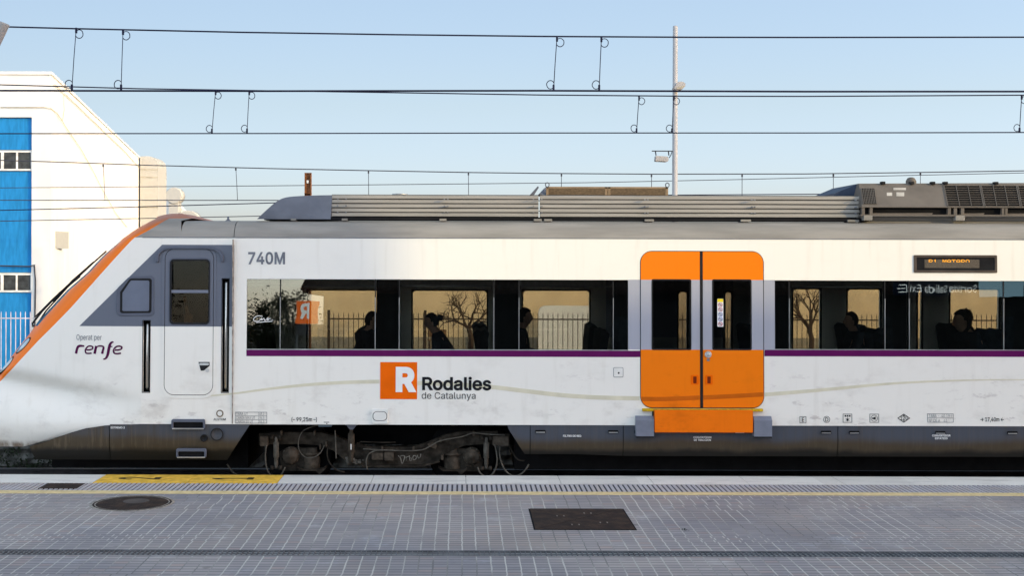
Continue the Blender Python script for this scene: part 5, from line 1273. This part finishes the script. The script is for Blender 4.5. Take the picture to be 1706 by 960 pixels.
#SECTION_BACK
# ------------------------------------------------------------------ left: white and blue industrial building
YA = 42.0
def A(px, py, Y=YA): return P(px, py, Y)
zt_ = A(0, 125).z
bl = thing('industrial_building', 'white rendered building with blue cladding panels behind the train nose', 'building', (A(85, 0).x, YA, GZ))
xc_ = A(84, 0).x; drc = Vector(((406-CX)/F, 1, 0))        # direction of the receding flank
end = Vector((xc_, YA, 0)) + drc*37; 
back_l = Vector((-45, YA+37, 0)); 
b_ = MB()
rec = .12; xb0, xb1 = -45, A(52.5, 0).x
b_.prism([(xb1, YA, GZ), (xc_, YA, GZ), (end.x, end.y, GZ), (-45, end.y, GZ), (-45, YA+rec+.03, GZ), (xb1, YA+rec+.03, GZ)], (0, 0, zt_-GZ))
b_.box((-45, YA, A(0, 197).z), (xb1, YA+rec+.02, zt_)); b_.box((-45, YA-.003, GZ), (xb1, YA+rec+.02, A(0, 622).z)); b_.build('wall', M['render_white'], bl)
b_ = MB(); pth = [(-45, YA-.06), (xc_+.06, YA-.06), (end.x+.06, end.y)]
b_.prism([(-45, YA-.05, zt_-.02), (xc_+.05, YA-.05, zt_-.02), (end.x+.05, end.y, zt_-.02), (end.x-.3, end.y, zt_-.02), (xc_-.25, YA+.25, zt_-.02), (-45, YA+.25, zt_-.02)], (0, 0, .10)); b_.build('parapet_cap', M['render_white'], bl)
for y0_, y1_ in ((198, 251), (287, 456), (490, 621)):
    b_ = MB(); b_.box((-45, YA+rec-.02, A(0, y1_).z), (xb1-.004, YA+rec+.025, A(0, y0_).z))
    x_ = xb1-.9
    b_.build('cladding_panel', M['blue'], bl)
b_ = MB(); x_ = xb1-.004
for yy in (198, 287, 490): pass
for y0_, y1_ in ((252.5, 286), (457.5, 489)):
    zt2, zb2 = A(0, y0_).z, A(0, y1_).z; x_ = xb1-.01
    while x_ > -24:
        x2 = x_-1.0; m_ = MB(); m_.box((x2+.03, YA+rec-.06, zb2), (x_-.0, YA+rec+.02, zt2)); 
        wf0 = None; fo = MB(); t_ = .06
        fo.box((x2, YA+rec-.075, zb2), (x_, YA+rec-.05, zb2+t_)); fo.box((x2, YA+rec-.075, zt2-t_), (x_, YA+rec-.05, zt2)); fo.box((x2, YA+rec-.075, zb2+t_), (x2+t_, YA+rec-.05, zt2-t_)); fo.box((x_-t_*.6, YA+rec-.075, zb2+t_), (x_, YA+rec-.05, zt2-t_)); fo.box((x2+.47, YA+rec-.075, zb2+t_), (x2+.53, YA+rec-.05, zt2-t_))
        wf0 = fo.build('window', M['winframe'], bl); m_.build('pane', M['winglass'], wf0); x_ = x2
# pipes and cable on the flank
nrm = Vector((drc.y, -drc.x, 0)).normalized()
def FL(px, py):                          # a point on the receding flank seen at photo px, py
    Y = (406-84)*YA/(406-px); return P(px, py, Y)+nrm*.05
b_ = MB(); b_.tube([A(0, 180.5, YA-.05), A(75, 180.2, YA-.05), A(84, 182, YA-.05), FL(92, 190), FL(100, 202), FL(110, 218), FL(130, 246), FL(150, 281), FL(170, 320), FL(190, 355), FL(210, 380)], .014, 6)
b_.tube([FL(103, 160), FL(104, 185), FL(101, 203)], .013, 6); b_.tube([FL(88, 142), FL(120, 172), FL(160, 210), FL(200, 248), FL(233, 283), FL(235, 300), FL(235.5, 380)], .016, 6); b_.build('conduit', mat('cream_conduit', (.66, .58, .44), .8), bl)
b_ = MB(); b_.box(FL(92, 387)+nrm*-.04, FL(102, 416)+nrm*.04); b_.build('wall_vent', M['duct'], bl)
b_ = MB(); b_.tube([A(0, 445, YA-.03), A(50, 446, YA-.03), A(57, 443, YA-.03), A(59, 470, YA-.03), A(58, 560, YA-.03)], .025, 5); b_.build('cable', M['wirethin'], bl)
# ducts and later blocks beyond the flank
Yd = 77.0
du = thing('rooftop_duct', 'beige sheet metal air duct at the far end of the white building', 'air duct', P(248, 430, Yd))
b_ = MB(); b_.prism([P(x_, y_, Yd) for x_, y_ in smooth([(233, 262), (247, 261.5), (256, 264.5), (262, 273), (263, 288)], 4)+[(262.5, 420), (233, 420)]], (0, 2.2, 0)); b_.build('duct', M['duct'], du)
b_ = MB()
for py in (283, 296, 346): b_.box(P(233.5, py, Yd-.03), P(263, py+1.2, Yd+.0))
b_.build('seam', mat('duct_seam', (.34, .33, .28), .6), du)
Yd2 = 105.0
fb = thing('far_warehouse', 'small far white warehouse with a rounded cowl peeking over the train nose', 'building', P(285, 430, Yd2))
b_ = MB(); b_.prism([P(263, 309, Yd2), P(268, 309, Yd2), P(276, 324, Yd2), P(300, 345, Yd2), P(322, 366, Yd2), P(326, 440, Yd2), P(250, 440, Yd2), P(250, 309, Yd2)], (0, .8, 0)); b_.build('wall', M['render_white'], fb)
b_ = MB(); b_.lathe(P(289, 327, Yd2-2), (0, 1, 0), [(0, .62), (.05, .68), (1.2, .68), (1.25, .6)], 24); b_.lathe(P(313, 371, Yd2-2), (0, 1, 0), [(0, .9), (.05, .95), (1.2, .95)], 24); b_.box(P(281, 328, Yd2-1.9), P(302, 420, Yd2-.6)); b_.build('cowl', M['duct'], fb)

def fence(x0_, x1_, Y, ztop, zrail, pitch, r, m, label, zb=-.3):
    fr0 = thing('railing_fence', label, 'fence', ((x0_+x1_)/2, Y, zb)); mb = MB(); x_ = x0_
    while x_ < x1_: mb.tube([(x_, Y, zb), (x_, Y, ztop-.06), (x_, Y, ztop)], [r, r, r*.25], 5); x_ += pitch
    mb.build('bars', M[m], fr0); mb = MB()
    for zz in (zrail, zb+.35): mb.box((x0_, Y-.012, zz-.018), (x1_, Y+.012, zz+.018))
    mb.build('rails', M[m], fr0); mb = MB(); x_ = x0_
    while x_ <= x1_+.01: mb.box((x_-.035, Y-.035, zb-.3), (x_+.035, Y+.035, ztop+.06)); x_ += 2.6
    mb.build('posts', M[m], fr0); return fr0
YFc = 38.5
fence(A(-330, 0, YFc).x, A(58, 0, YFc).x, YFc, P(0, 521, YFc).z, P(0, 532.5, YFc).z, 8.1*YFc/F, .014, 'fencepale', 'pale vertical bar railing in front of the blue cladding left of the nose', P(0, 640, YFc).z)
b_ = MB(); b_.box((-26, YFc-.1, GZ), (A(58, 0, YFc).x, YFc+.1, P(0, 640, YFc).z)); o = b_.build('plinth_wall', mat('cream_plinth', (.62, .5, .33), .9)); tag(o, 'low cream plinth wall under the pale railing left of the nose', 'wall')
Y2 = 34.0
fence(P(548, 0, Y2).x, 26, Y2, P(0, 521, Y2).z, P(0, 532, Y2).z, 8.3*Y2/F*1.0, .011, 'fence', 'dark spiked railing fence seen through the train windows')
YT = 39.0
tw = thing('garden_wall', 'long plain tan rendered wall seen sunlit through the train windows', 'wall', (8, YT, GZ))
b_ = MB(); b_.box((P(500, 0, YT).x, YT, GZ), (30, YT+.3, 3.95)); b_.build('wall', M['tan'], tw); b_ = MB(); b_.box((P(500, 0, YT).x-.02, YT-.05, GZ), (30, YT-.001, P(0, 562, YT).z)); b_.build('base_course', mat('grey_base_course', (.30, .26, .19), .9), tw)
YV = 37.6
pw = MB(); pw.prism([P(x_, y_, YV) for x_, y_ in smooth([(897, 560), (897, 530), (899, 516), (906, 510.5), (920, 509.5), (1000, 510), (1130, 512)], 4)+[(1130, 600), (897, 600)]], (0, .25, 0))  # added stand-in for a pale rounded shape showing in the train windows
o = pw.build('garden_wall', M['render_white']); tag(o, 'low pale rounded wall added beyond the dark railing for a pale shape in the train windows', 'wall')
YB2 = 35.5
bn = thing('park_bench', 'small wooden bench beyond the train under the bare tree', 'bench', P(730, 590, YB2))
z0_ = P(0, 580, YB2).z; x0_, x1_ = P(713, 0, YB2).x, P(744, 0, YB2).x
for nm, a, b in (('backrest', (x0_, YB2, P(0, 562, YB2).z), (x1_, YB2+.05, P(0, 549.5, YB2).z)), ('seat', (x0_, YB2-.35, P(0, 567, YB2).z), (x1_, YB2+.02, P(0, 565, YB2).z))):
    b_ = MB(); b_.box(a, b, .008); b_.build(nm, M['wood'], bn)
for xx in (x0_+.04, x1_-.08):
    b_ = MB(); b_.box((xx, YB2-.3, GZ), (xx+.04, YB2+.03, P(0, 567, YB2).z)); b_.build('leg', M['fence'], bn)
def bare_tree(px, pybase, pytop, Y, spread, label, seed):
    rd = random.Random(seed); base = P(px, pybase, Y); top = P(px, pytop, Y); hgt = top.z-base.z
    t = thing('bare_tree', label, 'tree', base); tr = MB(); cr = MB()
    def grow(p, d, ln, r, lvl, mb):
        pts = [p]; q_ = p
        for k in range(3):
            d = (d+Vector((rd.gauss(0, .16), rd.gauss(0, .16), rd.gauss(0, .10)))).normalized(); q_ = q_+d*ln/3; pts.append(q_)
        mb.tube(pts, [r, r*.88, r*.76, r*.62], 5 if lvl else 8, cap=False)
        if lvl >= 5 or r < .003: return
        for k in range(3 if lvl < 4 else 2):
            a = rd.uniform(0, 2*math.pi); sp = rd.uniform(.45, .95); o_ = d.orthogonal().normalized(); o_ = Quaternion(d, a) @ o_
            nd = (d*math.cos(sp)+o_*math.sin(sp)*spread+Vector((0, 0, .12))).normalized(); grow(q_ if k < 2 else pts[2], nd, ln*rd.uniform(.62, .82), r*.62, lvl+1, cr if lvl >= 0 else tr)
    tr.tube([base-Vector((0, 0, .8)), base+Vector((.05, 0, hgt*.12)), base+Vector((-.03, 0, hgt*.28))], [.085, .075, .065], 8); p0 = base+Vector((-.03, 0, hgt*.28))
    for k in range(4):
        a = k*1.6+rd.random(); grow(p0, Vector((math.cos(a)*.75*spread, math.sin(a)*.5, .8)).normalized(), hgt*.30, .042, 1, cr)
    tr.build('trunk', M['bark'], t); cr.build('crown', M['bark'], t); return t
bare_tree(783, 575, 478, 36.5, 1.15, 'leafless tree beyond the train seen through the third wide window', 4)
bare_tree(1350, 575, 478, 36.5, .7, 'narrow leafless tree beyond the train right of the orange doors', 11)

# ------------------------------------------------------------------ behind the camera: what the windows mirror and what shades the platform
REF = lambda px, py, Yb: Vector(((px-CX)*(2*D-Yb)/F, Yb, H+(CY-py)*(2*D-Yb)/F+.0524*(D-Yb)))     # where a thing seen mirrored at px, py stands
YS = -4.2
sb_ = thing('station_building', 'low station building with a tiled eave facing the platform, mirrored in the train windows', 'building', (8, YS, 0))
xl_ = REF(508, 0, YS).x; ze = REF(0, 487, YS).z
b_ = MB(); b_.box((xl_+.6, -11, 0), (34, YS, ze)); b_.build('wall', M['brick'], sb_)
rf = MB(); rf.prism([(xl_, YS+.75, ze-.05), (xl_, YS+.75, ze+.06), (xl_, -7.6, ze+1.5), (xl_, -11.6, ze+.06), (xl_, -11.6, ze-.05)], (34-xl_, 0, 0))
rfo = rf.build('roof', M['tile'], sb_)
tl = MB(); x_ = xl_
while x_ < 30:
    tl.tube([(x_, YS+.80, ze+.07), (x_, -7.6, ze+1.53)], .075, 6); x_ += .21
tl.build('tile_ridges', M['tile'], rfo)
for x_ in (-1.5, 2.2, 5.0, 9.0, 13.0, 17.0):
    b_ = MB(); b_.box((x_, YS+.001, 1.0 if x_ != 2.2 else 0), (x_+1.2, YS+.04, 2.5)); wf0 = b_.build('window' if x_ != 2.2 else 'door', M['winglass'], sb_)
ab_ = thing('apartment_building', 'pale apartment block with rows of windows, mirrored in the train windows', 'building', (12, -22, 0))
x0_ = REF(950, 0, -22).x
b_ = MB(); b_.box((x0_, -34, 0), (30, -22, 17)); b_.build('wall', M['apt'], ab_)
for fl_ in range(5):
    for k in range(6):
        xx = x0_+.9+k*2.6; zz = 2.2+fl_*3.0
        b_ = MB(); b_.box((xx, -22.02, zz), (xx+1.3, -21.96, zz+1.6)); f0 = b_.build('window', M['winframe'], ab_)
        b_ = MB(); b_.box((xx+.08, -21.959, zz+.08), (xx+.61, -21.94, zz+1.52)); b_.box((xx+.69, -21.959, zz+.08), (xx+1.22, -21.94, zz+1.52)); b_.build('pane', M['winglass'], f0)
# two tall blocks far off to the right: the low sun clears the lower one and lights the upper train side
def sun_hit(px, py, Yb):
    p = Vector((tx(px), D, tz(py))); t = (D-Yb)/-SUN.y; return p+SUN*t
YO = -14.0
ha_ = sun_hit(668, 505, YO); hb_ = sun_hit(668, 370, YO)
t1 = thing('tower_block', 'long lower apartment slab behind the station that shades the platform', 'building', (ha_.x+20, YO-5, 0))
b_ = MB(); b_.box((ha_.x+.01, YO-10, 0), (ha_.x+34, YO, ha_.z)); b_.build('wall', M['apt'], t1)
t2 = thing('tower_block', 'tall apartment tower beside the lower slab that shades the train nose', 'building', (ha_.x-9, YO-5, 0))
b_ = MB(); b_.box((ha_.x-26, YO-10, 0), (ha_.x, YO, ha_.z+15)); b_.build('wall', M['apt'], t2)
for t_, xa, xb, nf in ((t1, ha_.x+1.5, ha_.x+32, 4), (t2, ha_.x-25, ha_.x-2, 8)):
    for fl_ in range(nf):
        xx = xa
        while xx < xb:
            b_ = MB(); b_.box((xx, YO+.001, 2.5+fl_*3.2), (xx+1.4, YO+.05, 4.2+fl_*3.2)); b_.build('window', M['winglass'], t_); xx += 4.4
# station signs hanging by the eave
sg = thing('station_totem', 'orange station totem with a white letter R mirrored in the second train window', 'sign', REF(511, 565, -2.2))
a, b = REF(492, 560, -2.2), REF(530, 503, -2.2); zs = (a.z+b.z)/2
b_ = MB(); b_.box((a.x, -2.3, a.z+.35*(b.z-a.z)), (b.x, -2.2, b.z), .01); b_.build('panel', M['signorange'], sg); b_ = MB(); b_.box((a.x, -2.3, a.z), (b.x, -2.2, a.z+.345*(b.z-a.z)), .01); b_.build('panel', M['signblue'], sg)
b_ = MB(); b_.tube([(a.x+.04, -2.25, 0), (a.x+.04, -2.25, b.z)], .04, 8); b_.build('post', M['galv'], sg)
def sign_text(name, s, x_, z_, size, Y, m, par, bold=.012, sxs=1):
    size *= .682/CAP; me = text_mesh(s, size, bold*size, 0, sxs, 'CENTER', .004)
    for v in me.vertices: v.co = (x_-v.co.x, Y+.004-v.co.z, z_+v.co.y)       # faces +y, towards the train
    return link(name, me, m, par)
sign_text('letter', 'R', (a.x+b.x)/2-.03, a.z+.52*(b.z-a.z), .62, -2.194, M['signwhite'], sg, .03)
ex = thing('exit_sign', 'dark hanging exit sign with pale lettering mirrored in the right hand train windows', 'sign', REF(1555, 478, -2.2))
a, b = REF(1492, 491, -2.2), REF(1630, 467, -2.2)
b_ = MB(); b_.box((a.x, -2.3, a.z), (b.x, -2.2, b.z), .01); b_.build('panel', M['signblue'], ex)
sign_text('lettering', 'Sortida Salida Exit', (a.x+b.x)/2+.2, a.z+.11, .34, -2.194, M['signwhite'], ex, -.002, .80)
b_ = MB(); q0 = a.x+.28; b_.box((q0-.14, -2.199, a.z+.09), (q0+.1, -2.19, a.z+.12)); b_.box((q0-.14, -2.199, b.z-.12), (q0+.1, -2.19, b.z-.09)); b_.box((q0+.1, -2.199, a.z+.09), (q0+.13, -2.19, b.z-.09)); b_.box((q0-.2, -2.199, zs*0+(a.z+b.z)/2-.015), (q0+.04, -2.19, (a.z+b.z)/2+.015)); b_.build('arrow', M['signwhite'], ex)
b_ = MB()
for xx in (a.x+.4, b.x-.4): b_.tube([(xx, -2.25, b.z), (xx, -2.25, ze+.1), (xx, YS+.5, ze+.05)], .02, 6)
b_.build('hanger', M['galv'], ex)
a2, b2 = REF(1634, 492, -2.2), REF(1710, 464, -2.2)
bo = thing('notice_board', 'pale blue notice board hanging beside the exit sign, mirrored in the windows', 'sign', (b2.x, -2.2, b2.z))
b_ = MB(); b_.box((a2.x+.02, -2.3, a2.z), (b2.x, -2.2, b2.z), .01); b_.build('panel', M['signpale'], bo); b_ = MB(); b_.tube([(b2.x-.5, -2.25, b2.z), (b2.x-.5, -2.25, ze+.1), (b2.x-.5, YS+.5, ze+.05)], .02, 6); b_.build('hanger', M['galv'], bo)
# evergreen trees at the end of the station building
def leafy(x_, y_, h_, w_, seed, label):
    rd = random.Random(seed); t = thing('evergreen_tree', label, 'tree', (x_, y_, 0)); mb = MB(); mb.tube([(x_, y_, 0), (x_+.05, y_, h_*.5), (x_-.05, y_+.05, h_*.85)], [.12, .09, .03], 8)
    cl = [(Vector((x_+rd.gauss(0, w_*.42), y_+rd.gauss(0, w_*.4), h_*rd.uniform(.25, 1.0))), rd.uniform(.25, .6)) for _ in range(26)]
    for c, r in cl: mb.tube([(x_, y_, c.z*.6), c], [.03, .008], 5)
    mb.build('trunk', M['bark'], t); mb = MB()
    for _ in range(5200):
        c, r = cl[rd.randrange(26)]; p = c+Vector((rd.gauss(0, 1), rd.gauss(0, 1), rd.gauss(0, .9)))*r*.6; a = Vector((rd.gauss(0, 1), rd.gauss(0, 1), rd.gauss(0, 1))).normalized(); b = a.orthogonal().normalized(); s = rd.uniform(.035, .075); mb.quad(p-a*s, p+b*s*.5, p+a*s, p-b*s*.5)
    mb.build('crown', M['leaf'], t, normals=False)
leafy(REF(440, 0, -6).x, -6.2, 2.75, .75, 5, 'bushy evergreen tree left of the totem, mirrored in the first train window')
leafy(REF(486, 0, -7).x, -7.5, 3.1, .7, 8, 'evergreen tree just behind the orange totem, mirrored in the second train window')
leafy(-11.6, -6.0, 4.4, 1.3, 15, 'broad evergreen tree added farther left to darken the cab door window reflection')  # this tree and the next are added to darken the cab door reflection
leafy(-15.0, -7.0, 5.0, 1.4, 16, 'tall evergreen tree added at the end of the row to darken the cab door window reflection')
